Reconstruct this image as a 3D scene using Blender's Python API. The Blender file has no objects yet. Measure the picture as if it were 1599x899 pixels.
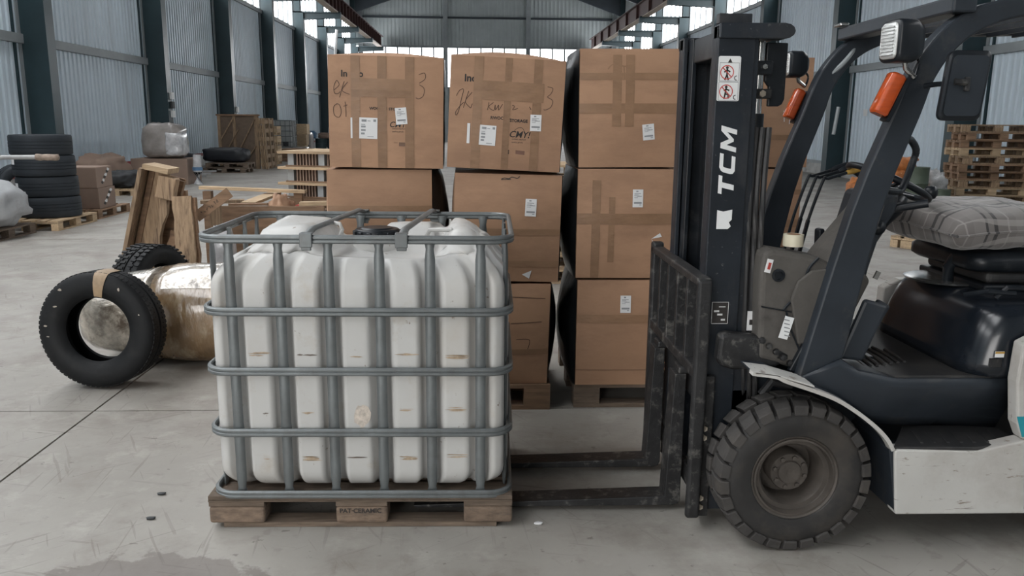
import bpy, math, random
from mathutils import Vector, Matrix, Euler

# ------------------------------------------------------------------ camera, sky, exposure
scene = bpy.context.scene
col = scene.collection
PI = math.pi

cam_data = bpy.data.cameras.new('camera')
cam = bpy.data.objects.new('camera', cam_data)
col.objects.link(cam)
cam_data.sensor_fit = 'HORIZONTAL'
cam_data.sensor_width = 36.0
cam_data.lens = 36.0 * 1275.0 / 1599.0
cam_data.clip_start = 0.05
cam_data.clip_end = 300
pitch, yaw, roll = math.radians(11.45), math.radians(2.45), math.radians(0.5)
fwd = Vector((math.sin(yaw) * math.cos(pitch), math.cos(yaw) * math.cos(pitch), -math.sin(pitch)))
rgt = fwd.cross(Vector((0, 0, 1))).normalized()
upv = rgt.cross(fwd)
r2 = math.cos(roll) * rgt + math.sin(roll) * upv
u2 = -math.sin(roll) * rgt + math.cos(roll) * upv
m = Matrix((r2, u2, -fwd)).transposed().to_4x4()
m.translation = Vector((0, 0, 1.56))
cam.matrix_world = m
scene.camera = cam

scene.view_settings.view_transform = 'Standard'
scene.view_settings.look = 'None'
scene.view_settings.gamma = 1.0
scene.view_settings.use_curve_mapping = False
scene.view_settings.exposure = 0.0

SKY = 8.5            # overcast daylight outside the hall
PANE = 6.6           # milky window panes lit by it
ROOF_GLOW = 7.6     # unseen glowing panels, assumed and added under the left roof slope
world = bpy.data.worlds.new('overcast_sky')
scene.world = world
world.use_nodes = True
bg = world.node_tree.nodes['Background']
bg.inputs[0].default_value = (1.0, 0.985, 0.965, 1)
bg.inputs[1].default_value = SKY

def portal(loc, rot, sx, sy):
    l = bpy.data.lights.new('daylight_portal', 'AREA')
    l.shape = 'RECTANGLE'; l.size = sx; l.size_y = sy
    l.cycles.is_portal = True
    o = bpy.data.objects.new('daylight_portal', l); col.objects.link(o)
    o.location = loc; o.rotation_euler = rot
portal((-6.0, -9.9, 2.9), (math.radians(90), 0, 0), 6.4, 5.8)    # the open gate behind the camera

# ------------------------------------------------------------------ materials
def _new(name):
    mt = bpy.data.materials.new(name); mt.use_nodes = True
    nt = mt.node_tree
    return mt, nt, nt.nodes['Principled BSDF']

def pmat(name, c, rough=.6, metal=0.0, var=.15, scale=5.0, stretch=(1, 1, 1), bump=0.0, bscale=40.0,
         rnd=0.0, dirt=None, spec=.5, coat=0.0, bstretch=None, rvar=0.0, alpha=1.0, trans=0.0, wave=None):
    mt, nt, b = _new(name)
    N, L = nt.nodes.new, nt.links.new
    tc = N('ShaderNodeTexCoord')
    mp = N('ShaderNodeMapping'); mp.inputs['Scale'].default_value = stretch
    L(tc.outputs['Object'], mp.inputs['Vector'])
    info = N('ShaderNodeObjectInfo')
    off = N('ShaderNodeVectorMath'); off.operation = 'ADD'
    sc = N('ShaderNodeMath'); sc.operation = 'MULTIPLY'; sc.inputs[1].default_value = 37.0
    L(info.outputs['Random'], sc.inputs[0])
    L(mp.outputs[0], off.inputs[0]); L(sc.outputs[0], off.inputs[1])
    n = N('ShaderNodeTexNoise'); n.inputs['Scale'].default_value = scale; n.inputs['Detail'].default_value = 5
    n.inputs['Roughness'].default_value = .6
    L(off.outputs[0], n.inputs['Vector'])
    rmp = N('ShaderNodeValToRGB')
    e = rmp.color_ramp.elements
    e[0].position = .3; e[1].position = .7
    e[0].color = tuple(max(0, k * (1 - var)) for k in c) + (1,)
    e[1].color = tuple(min(1, k * (1 + var)) for k in c) + (1,)
    L(n.outputs['Fac'], rmp.inputs[0])
    cur = rmp.outputs[0]
    for d in ([dirt] if dirt and not isinstance(dirt, list) else (dirt or [])):
        dc, lo, hi, ds, dst = d
        mp2 = N('ShaderNodeMapping'); mp2.inputs['Scale'].default_value = dst
        L(off.outputs[0], mp2.inputs['Vector'])
        n2 = N('ShaderNodeTexNoise'); n2.inputs['Scale'].default_value = ds; n2.inputs['Detail'].default_value = 6
        n2.inputs['Roughness'].default_value = .68
        L(mp2.outputs[0], n2.inputs['Vector'])
        mr = N('ShaderNodeMapRange'); mr.inputs[1].default_value = lo; mr.inputs[2].default_value = hi
        L(n2.outputs['Fac'], mr.inputs[0])
        mx = N('ShaderNodeMix'); mx.data_type = 'RGBA'
        L(mr.outputs[0], mx.inputs['Factor']); L(cur, mx.inputs['A']); mx.inputs['B'].default_value = tuple(dc) + (1,)
        cur = mx.outputs['Result']
    if rnd:
        mr = N('ShaderNodeMapRange'); mr.inputs[3].default_value = 1 - rnd; mr.inputs[4].default_value = 1 + rnd
        L(info.outputs['Random'], mr.inputs[0])
        hs = N('ShaderNodeHueSaturation'); L(mr.outputs[0], hs.inputs['Value']); L(cur, hs.inputs['Color'])
        cur = hs.outputs[0]
    L(cur, b.inputs['Base Color'])
    b.inputs['Roughness'].default_value = rough
    if rvar:
        mr = N('ShaderNodeMapRange'); mr.inputs[3].default_value = max(0, rough - rvar); mr.inputs[4].default_value = min(1, rough + rvar)
        L(n.outputs['Fac'], mr.inputs[0]); L(mr.outputs[0], b.inputs['Roughness'])
    b.inputs['Metallic'].default_value = metal
    b.inputs['Specular IOR Level'].default_value = spec
    b.inputs['Coat Weight'].default_value = coat
    b.inputs['Coat Roughness'].default_value = .12
    b.inputs['Alpha'].default_value = alpha
    b.inputs['Transmission Weight'].default_value = trans
    if bump:
        nb = N('ShaderNodeTexNoise'); nb.inputs['Scale'].default_value = bscale; nb.inputs['Detail'].default_value = 4
        if bstretch:
            mb = N('ShaderNodeMapping'); mb.inputs['Scale'].default_value = bstretch
            L(off.outputs[0], mb.inputs['Vector']); L(mb.outputs[0], nb.inputs['Vector'])
        else:
            L(off.outputs[0], nb.inputs['Vector'])
        bp = N('ShaderNodeBump'); bp.inputs['Strength'].default_value = bump; bp.inputs['Distance'].default_value = .01
        L(nb.outputs['Fac'], bp.inputs['Height']); L(bp.outputs[0], b.inputs['Normal'])
    return mt

M = {}
M['wall'] = pmat('corrugated_sheet', (.54, .625, .69), .45, .1, .08, 1.2, (1, 1, .3), dirt=((.38, .43, .47), .52, .8, 1.5, (1, 1, .25)))
M['wall_frame'] = pmat('grey_frame_steel', (.27, .295, .305), .55, .2, .1, 2)
M['endwall'] = pmat('end_wall_sheet', (.40, .44, .445), .5, .2, .08, 1.0)
M['column'] = pmat('dark_green_column_paint', (.020, .042, .050), .38, 0, .2, 1.5, rvar=.1)
M['column_glare'] = pmat('column_top_glare', (.11, .17, .105), .5, 0, .12, 1.5)  # column paint as lightened by window glare; assigned nowhere
M['crane'] = pmat('oxide_red_crane_girder', (.075, .035, .032), .6, 0, .2, 3)
M['rail'] = pmat('crane_flange_tan', (.42, .33, .26), .6, 0, .15, 3)
M['roof'] = pmat('dark_roof_steel', (.028, .036, .045), .6, 0, .15, 2)
M['redline'] = pmat('red_plinth_paint', (.22, .03, .03), .5, 0, .2, 3)
M['plinth'] = pmat('white_plinth_block', (.38, .38, .37), .7, 0, .2, 2, dirt=((.12, .11, .1), .5, .8, 2.5, (1, 1, 1)))
M['galv'] = pmat('galvanised_steel', (.165, .18, .183), .45, .5, .16, 9, bump=.08, bscale=60, dirt=((.14, .145, .145), .48, .7, 14, (1, 1, .4)))
M['tank'] = pmat('milky_polyethylene', (.50, .495, .48), .42, 0, .03, 3, dirt=[((.40, .35, .29), .56, .78, 4.5, (1, 1, 1)), ((.47, .445, .41), .50, .72, 1.8, (1, 1, 1)), ((.25, .21, .17), .66, .70, 24, (1, 1, 1))], bump=.03, bscale=25, spec=.35)
M['stain'] = pmat('brown_scuff', (.40, .31, .22), .8, 0, .3, 40)
M['scuff'] = pmat('dark_scuff', (.16, .13, .11), .8, 0, .3, 40)
M['oldwood'] = pmat('weathered_pallet_wood', (.155, .115, .085), .85, 0, .32, 7, (1.2, 9, 9), bump=.4, bscale=30, bstretch=(1, 10, 10), rnd=.22, dirt=((.07, .055, .045), .5, .8, 4, (1, 1, 1)))
M['oldwood_x'] = pmat('weathered_block_wood', (.175, .125, .09), .85, 0, .3, 9, (2, 2, 5), bump=.4, bscale=30, rnd=.18, dirt=((.075, .06, .05), .5, .8, 5, (1, 1, 1)))
M['wood'] = pmat('raw_pine_wood', (.44, .32, .20), .75, 0, .25, 5, (1, 9, 9), bump=.25, bscale=30, bstretch=(1, 10, 10), rnd=.22)
M['wood2'] = pmat('aged_pine_wood', (.31, .215, .135), .8, 0, .32, 5, (9, 9, 1), bump=.35, bscale=30, bstretch=(10, 10, 1), rnd=.2, dirt=((.12, .075, .05), .52, .66, 6, (1, 1, .35)))
M['wood3'] = pmat('brown_board_wood', (.235, .145, .088), .8, 0, .25, 5, (1, 6, 6), bump=.2, bscale=30, bstretch=(1, 8, 8), rnd=.2, dirt=((.10, .06, .04), .55, .8, 4, (1, 1, 1)))
M['card'] = pmat('brown_cardboard', (.375, .218, .130), .68, 0, .07, 3, (1, 1, 1), bump=.10, bscale=16, bstretch=(1, 1, 3), rnd=.07, dirt=((.305, .175, .105), .45, .65, 2.2, (1, 1, 2.5)))
M['card_side'] = M['card']
M['card2'] = pmat('grey_brown_cardboard', (.25, .175, .135), .75, 0, .1, 3, bump=.1, bscale=12, rnd=.1)
M['tape'] = pmat('brown_packing_tape', (.265, .158, .094), .4, 0, .12, 8, (1, 1, 2), spec=.3, bump=.25, bscale=22, rnd=.06)
M['paper'] = pmat('white_label_paper', (.70, .70, .70), .6, 0, .04, 8)
M['ink'] = pmat('black_ink', (.028, .024, .022), .7, 0, .1, 8)
M['marker'] = pmat('brown_marker_ink', (.10, .055, .035), .7, 0, .1, 8)
M['print_grey'] = pmat('grey_print', (.26, .27, .28), .7, 0, .1, 8)
M['rubber'] = pmat('tyre_rubber', (.007, .0078, .0088), .6, 0, .3, 7, bump=.12, bscale=60, rvar=.12, spec=.25, dirt=((.02, .02, .02), .55, .8, 5, (1, 1, 1)))
M['rubber_blue'] = pmat('truck_tyre_rubber', (.012, .017, .023), .7, 0, .2, 6, bump=.1, bscale=40)
M['rubber_dusty'] = pmat('dusty_tyre_rubber', (.040, .037, .035), .8, 0, .3, 6, bump=.2, bscale=50, dirt=((.07, .06, .05), .5, .75, 3.5, (1, 1, 1)))
M['rubber_side'] = pmat('dusty_sidewall_rubber', (.020, .019, .0185), .6, 0, .3, 6, bump=.1, bscale=50, dirt=((.055, .046, .038), .5, .72, 3, (1, 1, 1)))
M['rim'] = pmat('dusty_wheel_steel', (.075, .064, .055), .6, .2, .3, 8, bump=.2, bscale=40)
M['fl_black'] = pmat('forklift_black_paint', (.010, .0125, .016), .36, 0, .25, 5, rvar=.1, bump=.05, bscale=30, spec=.3, dirt=((.045, .046, .048), .55, .75, 7, (1, 1, 1)))
M['fl_mast'] = pmat('mast_black_paint', (.017, .021, .027), .42, .1, .25, 5, bump=.06, bscale=50, spec=.3, dirt=[((.10, .10, .10), .64, .70, 45, (1, 1, 1)), ((.045, .045, .047), .5, .72, 3.5, (1, 1, .5))])
M['fl_worn'] = pmat('worn_carriage_steel', (.028, .028, .029), .5, .35, .35, 9, bump=.2, bscale=60, dirt=((.13, .125, .115), .55, .68, 18, (1, 1, 1)))
M['fl_panel'] = pmat('charcoal_frame_paint', (.026, .0315, .039), .40, 0, .2, 4, bump=.04, bscale=30, spec=.3, dirt=((.06, .058, .056), .57, .75, 6, (1, 1, 1)))
M['fl_hood'] = pmat('glossy_black_hood', (.010, .013, .018), .22, 0, .3, 4, rvar=.1, dirt=((.03, .03, .032), .52, .75, 4, (1, 1, 1)), bump=.03, bscale=12)
M['fl_rubber'] = pmat('black_rubber_mat', (.022, .022, .023), .55, 0, .25, 6, dirt=((.07, .065, .06), .5, .8, 5, (1, 1, 1)))
M['fl_grime'] = pmat('grimy_grey_cowl', (.085, .078, .07), .75, 0, .25, 4, bump=.15, bscale=40, dirt=[((.045, .04, .036), .5, .72, 4, (1, 1, 1)), ((.16, .14, .115), .6, .8, 3, (1, 1, 1))])
M['fl_white'] = pmat('scratched_white_paint', (.50, .49, .465), .45, 0, .06, 4, dirt=[((.36, .33, .30), .46, .75, 2.5, (1, 1, 1)), ((.26, .22, .185), .62, .68, 5, (2.5, 2.5, 9)), ((.20, .17, .145), .665, .69, 3, (12, 12, 1.5)), ((.20, .17, .15), .635, .66, 3, (1.2, 1.2, 22))], bump=.05, bscale=30)
M['teal'] = pmat('teal_stripe', (.02, .27, .33), .4, 0, .08, 5)
M['orange'] = pmat('amber_lens', (.45, .068, .010), .2, 0, .15, 12, (1, 1, 6), spec=.6, coat=.6)
M['lens'] = pmat('ribbed_lamp_glass', (.62, .63, .62), .12, .35, .12, 14, (1, 1, 8), bump=.3, bscale=10, bstretch=(1, 1, 14), coat=.5)
M['chrome'] = pmat('bright_steel', (.42, .42, .41), .25, .9, .2, 10)
M['bolt'] = pmat('bolt_steel', (.30, .265, .215), .5, .5, .3, 20)
M['red'] = pmat('red_print', (.50, .06, .05), .6, 0, .1, 8)
M['yellow'] = pmat('yellow_grip', (.46, .27, .05), .6, 0, .2, 8)
M['decal_white'] = pmat('white_decal', (.74, .75, .75), .5, 0, .04, 9)
M['film'] = pmat('stretch_film_over_cardboard', (.21, .135, .07), .22, 0, .35, 4, bump=1.0, bscale=9, bstretch=(3.5, 1, 1), spec=.8, coat=.9, dirt=((.34, .27, .18), .5, .7, 5, (2, 1, 1)))
M['film_silver'] = pmat('silvery_stretch_film', (.40, .36, .30), .2, .25, .5, 14, bump=1.0, bscale=16, bstretch=(1, 1, 2), spec=.9, coat=.9, dirt=((.14, .11, .085), .5, .66, 10, (1, 1, 1)))
M['film_grey'] = pmat('grey_stretch_film', (.26, .235, .22), .3, 0, .25, 4, bump=.8, bscale=6, coat=.5)
M['film_clear'] = pmat('clear_film', (.48, .48, .49), .22, 0, .3, 6, bump=.9, bscale=12, coat=.7)
M['sack'] = pmat('white_woven_sack', (.38, .39, .40), .75, 0, .15, 4, bump=.5, bscale=7, dirt=((.22, .2, .19), .55, .8, 4, (1, 1, 1)))
M['tarp'] = pmat('black_tarpaulin', (.012, .014, .019), .45, 0, .3, 5, bump=.6, bscale=5)
M['olive'] = pmat('olive_drum_paint', (.075, .098, .07), .5, 0, .15, 4)
M['orange_bag'] = pmat('orange_mesh_bag', (.44, .15, .04), .55, 0, .35, 10, bump=.7, bscale=18, dirt=((.6, .36, .2), .6, .7, 12, (1, 1, 1)))
M['plast'] = pmat('crumpled_plastic', (.46, .46, .46), .35, 0, .3, 8, bump=1.0, bscale=14)
M['bluebag'] = pmat('blue_bag', (.09, .19, .32), .5, 0, .2, 6, bump=.5, bscale=9)
M['junk'] = pmat('dark_junk', (.028, .03, .033), .6, 0, .4, 6, bump=.3, bscale=10)
M['redbox'] = pmat('red_plastic', (.33, .04, .03), .45, 0, .2, 6)
M['steel'] = pmat('grey_steel_tube', (.33, .33, .33), .45, .3, .2, 6)
M['corr'] = pmat('grey_corrugated_block', (.34, .355, .36), .75, 0, .15, 6)
M['crate_ply'] = pmat('grey_brown_plywood', (.15, .108, .078), .8, 0, .25, 3, bump=.1, dirt=((.09, .065, .05), .5, .7, 3, (1, 1, 1)))
M['tapewhite'] = pmat('cream_tape_roll', (.60, .55, .42), .4, 0, .06, 10)

def plaid():
    mt, nt, b = _new('grey_plaid_fabric')
    N, L = nt.nodes.new, nt.links.new
    tc = N('ShaderNodeTexCoord'); sep = N('ShaderNodeSeparateXYZ'); L(tc.outputs['Object'], sep.inputs[0])
    cur = None
    base = (.14, .126, .119)
    def stripes(axis, freq, phase, width, colr, prev, strength):
        mu = N('ShaderNodeMath'); mu.operation = 'MULTIPLY_ADD'; mu.inputs[1].default_value = freq; mu.inputs[2].default_value = phase
        L(sep.outputs[axis], mu.inputs[0])
        fr = N('ShaderNodeMath'); fr.operation = 'FRACT'; L(mu.outputs[0], fr.inputs[0])
        lt = N('ShaderNodeMath'); lt.operation = 'LESS_THAN'; lt.inputs[1].default_value = width; L(fr.outputs[0], lt.inputs[0])
        ml = N('ShaderNodeMath'); ml.operation = 'MULTIPLY'; ml.inputs[1].default_value = strength; L(lt.outputs[0], ml.inputs[0])
        mx = N('ShaderNodeMix'); mx.data_type = 'RGBA'
        L(ml.outputs[0], mx.inputs['Factor'])
        if prev is None: mx.inputs['A'].default_value = base + (1,)
        else: L(prev, mx.inputs['A'])
        mx.inputs['B'].default_value = tuple(colr) + (1,)
        return mx.outputs['Result']
    for ax in (0, 1):
        cur = stripes(ax, 5.2, 100.1, .34, (.19, .175, .165), cur, .5)
        cur = stripes(ax, 5.2, 100.62, .09, (.022, .02, .02), cur, .95)
        cur = stripes(ax, 5.2, 100.82, .06, (.022, .02, .02), cur, .95)
        cur = stripes(ax, 5.2, 100.3, .04, (.29, .27, .255), cur, .6)
    L(cur, b.inputs['Base Color']); b.inputs['Roughness'].default_value = .9
    b.inputs['Sheen Weight'].default_value = .3
    return mt
M['plaid'] = plaid()

def pane_mat(name, strength):
    mt, nt, b = _new(name)
    b.inputs['Base Color'].default_value = (.8, .83, .85, 1)
    b.inputs['Roughness'].default_value = .4
    b.inputs['Emission Color'].default_value = (.97, .985, 1.0, 1)
    b.inputs['Emission Strength'].default_value = strength
    return mt
M['pane'] = pane_mat('daylit_window_pane', PANE)
M['added_glow_panel'] = pane_mat('added_roof_glow', ROOF_GLOW)

def concrete():
    mt, nt, b = _new('worn_concrete_floor')
    N, L = nt.nodes.new, nt.links.new
    geo = N('ShaderNodeNewGeometry')          # world position: one continuous floor across the slabs
    P = geo.outputs['Position']
    def noise(scale, detail=6, rough=.6, st=(1, 1, 1), rot=0):
        mr_ = N('ShaderNodeMapping'); mr_.inputs['Rotation'].default_value = (0, 0, rot); L(P, mr_.inputs[0])
        mp = N('ShaderNodeMapping'); mp.inputs['Scale'].default_value = st
        L(mr_.outputs[0], mp.inputs[0])
        n = N('ShaderNodeTexNoise'); n.inputs['Scale'].default_value = scale; n.inputs['Detail'].default_value = detail
        n.inputs['Roughness'].default_value = rough
        L(mp.outputs[0], n.inputs['Vector']); return n.outputs['Fac']
    def rng(v, a, bb, lo=0, hi=1):
        r = N('ShaderNodeMapRange'); r.inputs[1].default_value = a; r.inputs[2].default_value = bb
        r.inputs[3].default_value = lo; r.inputs[4].default_value = hi; L(v, r.inputs[0]); return r.outputs[0]
    def mix(f, a, bcol):
        mx = N('ShaderNodeMix'); mx.data_type = 'RGBA'; L(f, mx.inputs['Factor'])
        if isinstance(a, tuple): mx.inputs['A'].default_value = a + (1,)
        else: L(a, mx.inputs['A'])
        mx.inputs['B'].default_value = bcol + (1,); return mx.outputs['Result']
    c = mix(rng(noise(.7), .35, .68), (.355, .338, .308), (.25, .233, .21))
    c = mix(rng(noise(1.5, 8, .68), .49, .66, 0, .8), c, (.20, .175, .155))
    c = mix(rng(noise(3.4, 8, .7), .55, .75, 0, .6), c, (.45, .432, .395))
    c = mix(rng(noise(9, 5, .6), .59, .68, 0, .35), c, (.18, .155, .14))
    c = mix(rng(noise(19, 4, .6, (.8, 1.2, 1)), .665, .70, 0, .55), c, (.10, .085, .075))
    mask = rng(noise(.9, 4, .6), .44, .58)
    for rot, sx, fq in ((.25, 22, 1.6), (-.65, 26, 1.5), (1.05, 24, 1.6), (1.5, 28, 1.4)):       # scratches, only in some places
        mu = N('ShaderNodeMath'); mu.operation = 'MULTIPLY'; L(mask, mu.inputs[0]); L(rng(noise(fq, 2, .45, (1.3, sx, 1), rot), .665, .69, 0, .4), mu.inputs[1])
        c = mix(mu.outputs[0], c, (.14, .12, .105))
    # the dark damp stain with a ragged rim in front of the tank
    sub = N('ShaderNodeVectorMath'); sub.operation = 'SUBTRACT'; sub.inputs[1].default_value = (-1.13, 2.58, 0); L(P, sub.inputs[0])
    scl = N('ShaderNodeVectorMath'); scl.operation = 'MULTIPLY'; scl.inputs[1].default_value = (2.9, 4.8, 0); L(sub.outputs[0], scl.inputs[0])
    ln = N('ShaderNodeVectorMath'); ln.operation = 'LENGTH'; L(scl.outputs[0], ln.inputs[0])
    ad = N('ShaderNodeMath'); ad.operation = 'ADD'; L(ln.outputs['Value'], ad.inputs[0]); L(rng(noise(7, 5, .6), .3, .7, -.35, .35), ad.inputs[1])
    c = mix(rng(ad.outputs[0], .94, 1.04, .6, 0), c, (.135, .115, .105))
    L(c, b.inputs['Base Color'])
    L(rng(noise(1.3), .3, .7, .42, .68), b.inputs['Roughness'])
    b.inputs['Specular IOR Level'].default_value = .4
    bp = N('ShaderNodeBump'); bp.inputs['Strength'].default_value = .25; bp.inputs['Distance'].default_value = .006
    L(noise(14, 8, .7), bp.inputs['Height']); L(bp.outputs[0], b.inputs['Normal'])
    return mt
M['concrete'] = concrete()
M['joint'] = pmat('dark_joint', (.05, .045, .04), .9, 0, .1, 5)

# ------------------------------------------------------------------ mesh helpers
class MB:
    def __init__(s): s.v = []; s.f = []
    def add(s, vs, fs):
        o = len(s.v); s.v += [tuple(v) for v in vs]; s.f += [tuple(i + o for i in f) for f in fs]; return s
    def box(s, c, d, rot=None):
        x, y, z = (k / 2 for k in d)
        vs = [Vector((a * x, b * y, e * z)) for a in (-1, 1) for b in (-1, 1) for e in (-1, 1)]
        if rot is not None:
            R = Euler(rot).to_matrix(); vs = [R @ v for v in vs]
        return s.add([v + Vector(c) for v in vs], [(0, 1, 3, 2), (4, 6, 7, 5), (0, 4, 5, 1), (2, 3, 7, 6), (0, 2, 6, 4), (1, 5, 7, 3)])
    def span(s, a, b):
        return s.box([(p + q) / 2 for p, q in zip(a, b)], [abs(q - p) for p, q in zip(a, b)])
    def bar(s, p, q, w, h, up=(0, 0, 1)):
        p, q = Vector(p), Vector(q); d = (q - p).normalized(); up = Vector(up)
        a = d.cross(up)
        if a.length < 1e-4: a = d.cross(Vector((1, 0, 0)))
        a.normalize(); u = a.cross(d)
        vs = [e + a * i * w / 2 + u * j * h / 2 for e in (p, q) for i, j in ((-1, -1), (1, -1), (1, 1), (-1, 1))]
        return s.add(vs, [(3, 2, 1, 0), (4, 5, 6, 7), (0, 1, 5, 4), (1, 2, 6, 5), (2, 3, 7, 6), (3, 0, 4, 7)])
    def prism(s, poly, axis, a, b):
        def mk(p, t):
            if axis == 'y': return (p[0], t, p[1])
            if axis == 'x': return (t, p[0], p[1])
            return (p[0], p[1], t)
        n = len(poly)
        return s.add([mk(p, a) for p in poly] + [mk(p, b) for p in poly],
                     [tuple(range(n - 1, -1, -1)), tuple(range(n, 2 * n))] + [(i, (i + 1) % n, (i + 1) % n + n, i + n) for i in range(n)])
    def lathe(s, prof, c, axis='z', n=32, closed=False, cap=True):
        c = Vector(c); k = len(prof); vs = []
        for i in range(n):
            t = 2 * PI * i / n; ca, sa = math.cos(t), math.sin(t)
            for r, h in prof:
                if axis == 'z': v = (r * ca, r * sa, h)
                elif axis == 'y': v = (r * sa, h, r * ca)
                else: v = (h, r * ca, r * sa)
                vs.append(c + Vector(v))
        fs = []
        for i in range(n):
            j = (i + 1) % n
            for a in range(k if closed else k - 1):
                b = (a + 1) % k
                fs.append((i * k + a, j * k + a, j * k + b, i * k + b))
        if not closed and cap:
            if prof[0][0] > 1e-6: fs.append(tuple(i * k for i in range(n - 1, -1, -1)))
            if prof[-1][0] > 1e-6: fs.append(tuple(i * k + k - 1 for i in range(n)))
        return s.add(vs, fs)
    def tube(s, path, r, n=8, closed=False, sx=1.0, sy=1.0, up=(0, 0, 1)):
        P = [Vector(p) for p in path]; m_ = len(P); vs = []; fs = []
        for i in range(m_):
            if closed: d = P[(i + 1) % m_] - P[i - 1]
            else: d = P[min(i + 1, m_ - 1)] - P[max(i - 1, 0)]
            d.normalize(); a = d.cross(Vector(up))
            if a.length < 1e-3: a = d.cross(Vector((1, 0, 0)))
            a.normalize(); u = a.cross(d)
            rr = r[i] if isinstance(r, (list, tuple)) else r
            for k in range(n):
                t = 2 * PI * (k + .5) / n
                vs.append(P[i] + a * math.cos(t) * rr * sx + u * math.sin(t) * rr * sy)
        for i in range(m_ if closed else m_ - 1):
            j = (i + 1) % m_
            for k in range(n):
                l = (k + 1) % n
                fs.append((i * n + k, i * n + l, j * n + l, j * n + k))
        if not closed:
            fs.append(tuple(range(n - 1, -1, -1))); fs.append(tuple((m_ - 1) * n + k for k in range(n)))
        return s.add(vs, fs)
    def loops(s, L_, cap=True):
        n = len(L_[0])
        vs = [p for l in L_ for p in l]; fs = []
        for i in range(len(L_) - 1):
            for k in range(n):
                j = (k + 1) % n
                fs.append((i * n + k, i * n + j, (i + 1) * n + j, (i + 1) * n + k))
        if cap:
            fs.append(tuple(range(n - 1, -1, -1))); fs.append(tuple((len(L_) - 1) * n + k for k in range(n)))
        return s.add(vs, fs)
    def mesh(s, name):
        me = bpy.data.meshes.new(name); me.from_pydata(s.v, [], s.f); me.update()
        return me
    def build(s, name, mat, parent=None, smooth=False, bevel=0.0, segs=2):
        return link(name, s.mesh(name), mat, parent, smooth, bevel, segs)

def fixn(me):
    import bmesh
    bm = bmesh.new(); bm.from_mesh(me); bmesh.ops.recalc_face_normals(bm, faces=bm.faces); bm.to_mesh(me); bm.free()

def link(name, me, mat, parent=None, smooth=False, bevel=0.0, segs=2, fix=True):
    if fix: fixn(me)
    o = bpy.data.objects.new(name, me); col.objects.link(o)
    if mat is not None and not me.materials: me.materials.append(M[mat] if isinstance(mat, str) else mat)
    if smooth:
        try: me.shade_smooth()
        except Exception:
            for p in me.polygons: p.use_smooth = True
        if smooth != 'all':
            try: me.set_sharp_from_angle(angle=math.radians(38))
            except Exception: pass
    if bevel:
        b = o.modifiers.new('bevel', 'BEVEL'); b.width = bevel; b.segments = segs; b.limit_method = 'ANGLE'; b.angle_limit = math.radians(35)
        b.harden_normals = False
    if parent is not None: attach(o, parent)
    return o

def attach(o, parent):
    """keep the part where it was built (world coordinates) under its thing"""
    o.parent = parent
    mw = parent.matrix_basis.copy()
    if parent.parent is not None:
        pp = parent.parent
        mw = pp.matrix_basis @ parent.matrix_parent_inverse @ parent.matrix_basis
    o.matrix_parent_inverse = mw.inverted()

def tag(o, label, cat, group=None, kind=None):
    if label: o['label'] = label
    if cat: o['category'] = cat
    if group: o['group'] = group
    if kind: o['kind'] = kind
    return o

def thing(name, label, cat, loc, group=None):
    o = bpy.data.objects.new(name, None); col.objects.link(o); o.location = loc
    o.empty_display_size = .2
    return tag(o, label, cat, group)

def struct(o, label=None, cat=None):
    o['kind'] = 'structure'
    if label: o['label'] = label
    if cat: o['category'] = cat
    return o

def sempty(name, label, cat, loc=(0, 0, 0)):
    o = bpy.data.objects.new(name, None); col.objects.link(o); o.location = loc
    return struct(o, label, cat)

def text_polys(s, size=1.0, shear=0.0, bold=0.0, align='LEFT'):
    cu = bpy.data.curves.new('lettering', 'FONT'); cu.body = s; cu.size = size; cu.shear = shear; cu.offset = bold; cu.align_x = align
    cu.resolution_u = 3
    o = bpy.data.objects.new('lettering', cu); col.objects.link(o)
    dg = bpy.context.evaluated_depsgraph_get(); dg.update()
    me = bpy.data.meshes.new_from_object(o.evaluated_get(dg))
    v = [(p.co.x, p.co.y) for p in me.vertices]; f = [tuple(p.vertices) for p in me.polygons]
    bpy.data.objects.remove(o); bpy.data.meshes.remove(me); bpy.data.curves.remove(cu)
    return v, f

def ribbon2d(pts, w):
    """flat pen stroke through 2-D points -> verts, faces"""
    v = []; f = []
    for i, p in enumerate(pts):
        a = pts[max(i - 1, 0)]; b = pts[min(i + 1, len(pts) - 1)]
        dx, dy = b[0] - a[0], b[1] - a[1]; l = math.hypot(dx, dy) or 1
        nx, ny = -dy / l * w / 2, dx / l * w / 2
        v += [(p[0] + nx, p[1] + ny), (p[0] - nx, p[1] - ny)]
    for i in range(len(pts) - 1): f.append((2 * i, 2 * i + 1, 2 * i + 3, 2 * i + 2))
    return v, f

def smooth_pts(pts, k=5):
    out = []
    n = len(pts)
    for i in range(n - 1):
        p0, p1, p2, p3 = pts[max(i - 1, 0)], pts[i], pts[i + 1], pts[min(i + 2, n - 1)]
        for j in range(k):
            t = j / k
            out.append(tuple(.5 * (2 * b + (c - a) * t + (2 * a - 5 * b + 4 * c - d) * t * t + (3 * b - a - 3 * c + d) * t ** 3) for a, b, c, d in zip(p0, p1, p2, p3)))
    out.append(pts[-1]); return out

def hnoise(x, y, z=0.0):
    from mathutils import noise
    return noise.noise(Vector((x, y, z)))
# ------------------------------------------------------------------ the hall
XL, XR = -9.6, 11.2                 # inner wall sheets
Y0, Y1 = -10.0, 66.0                # gate wall behind the camera, end wall
FR = [18.2 + 6.6 * k for k in range(-4, 8)]      # frame lines
EAVE, RIDGE, XC = 10.9, 12.6, .8

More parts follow.
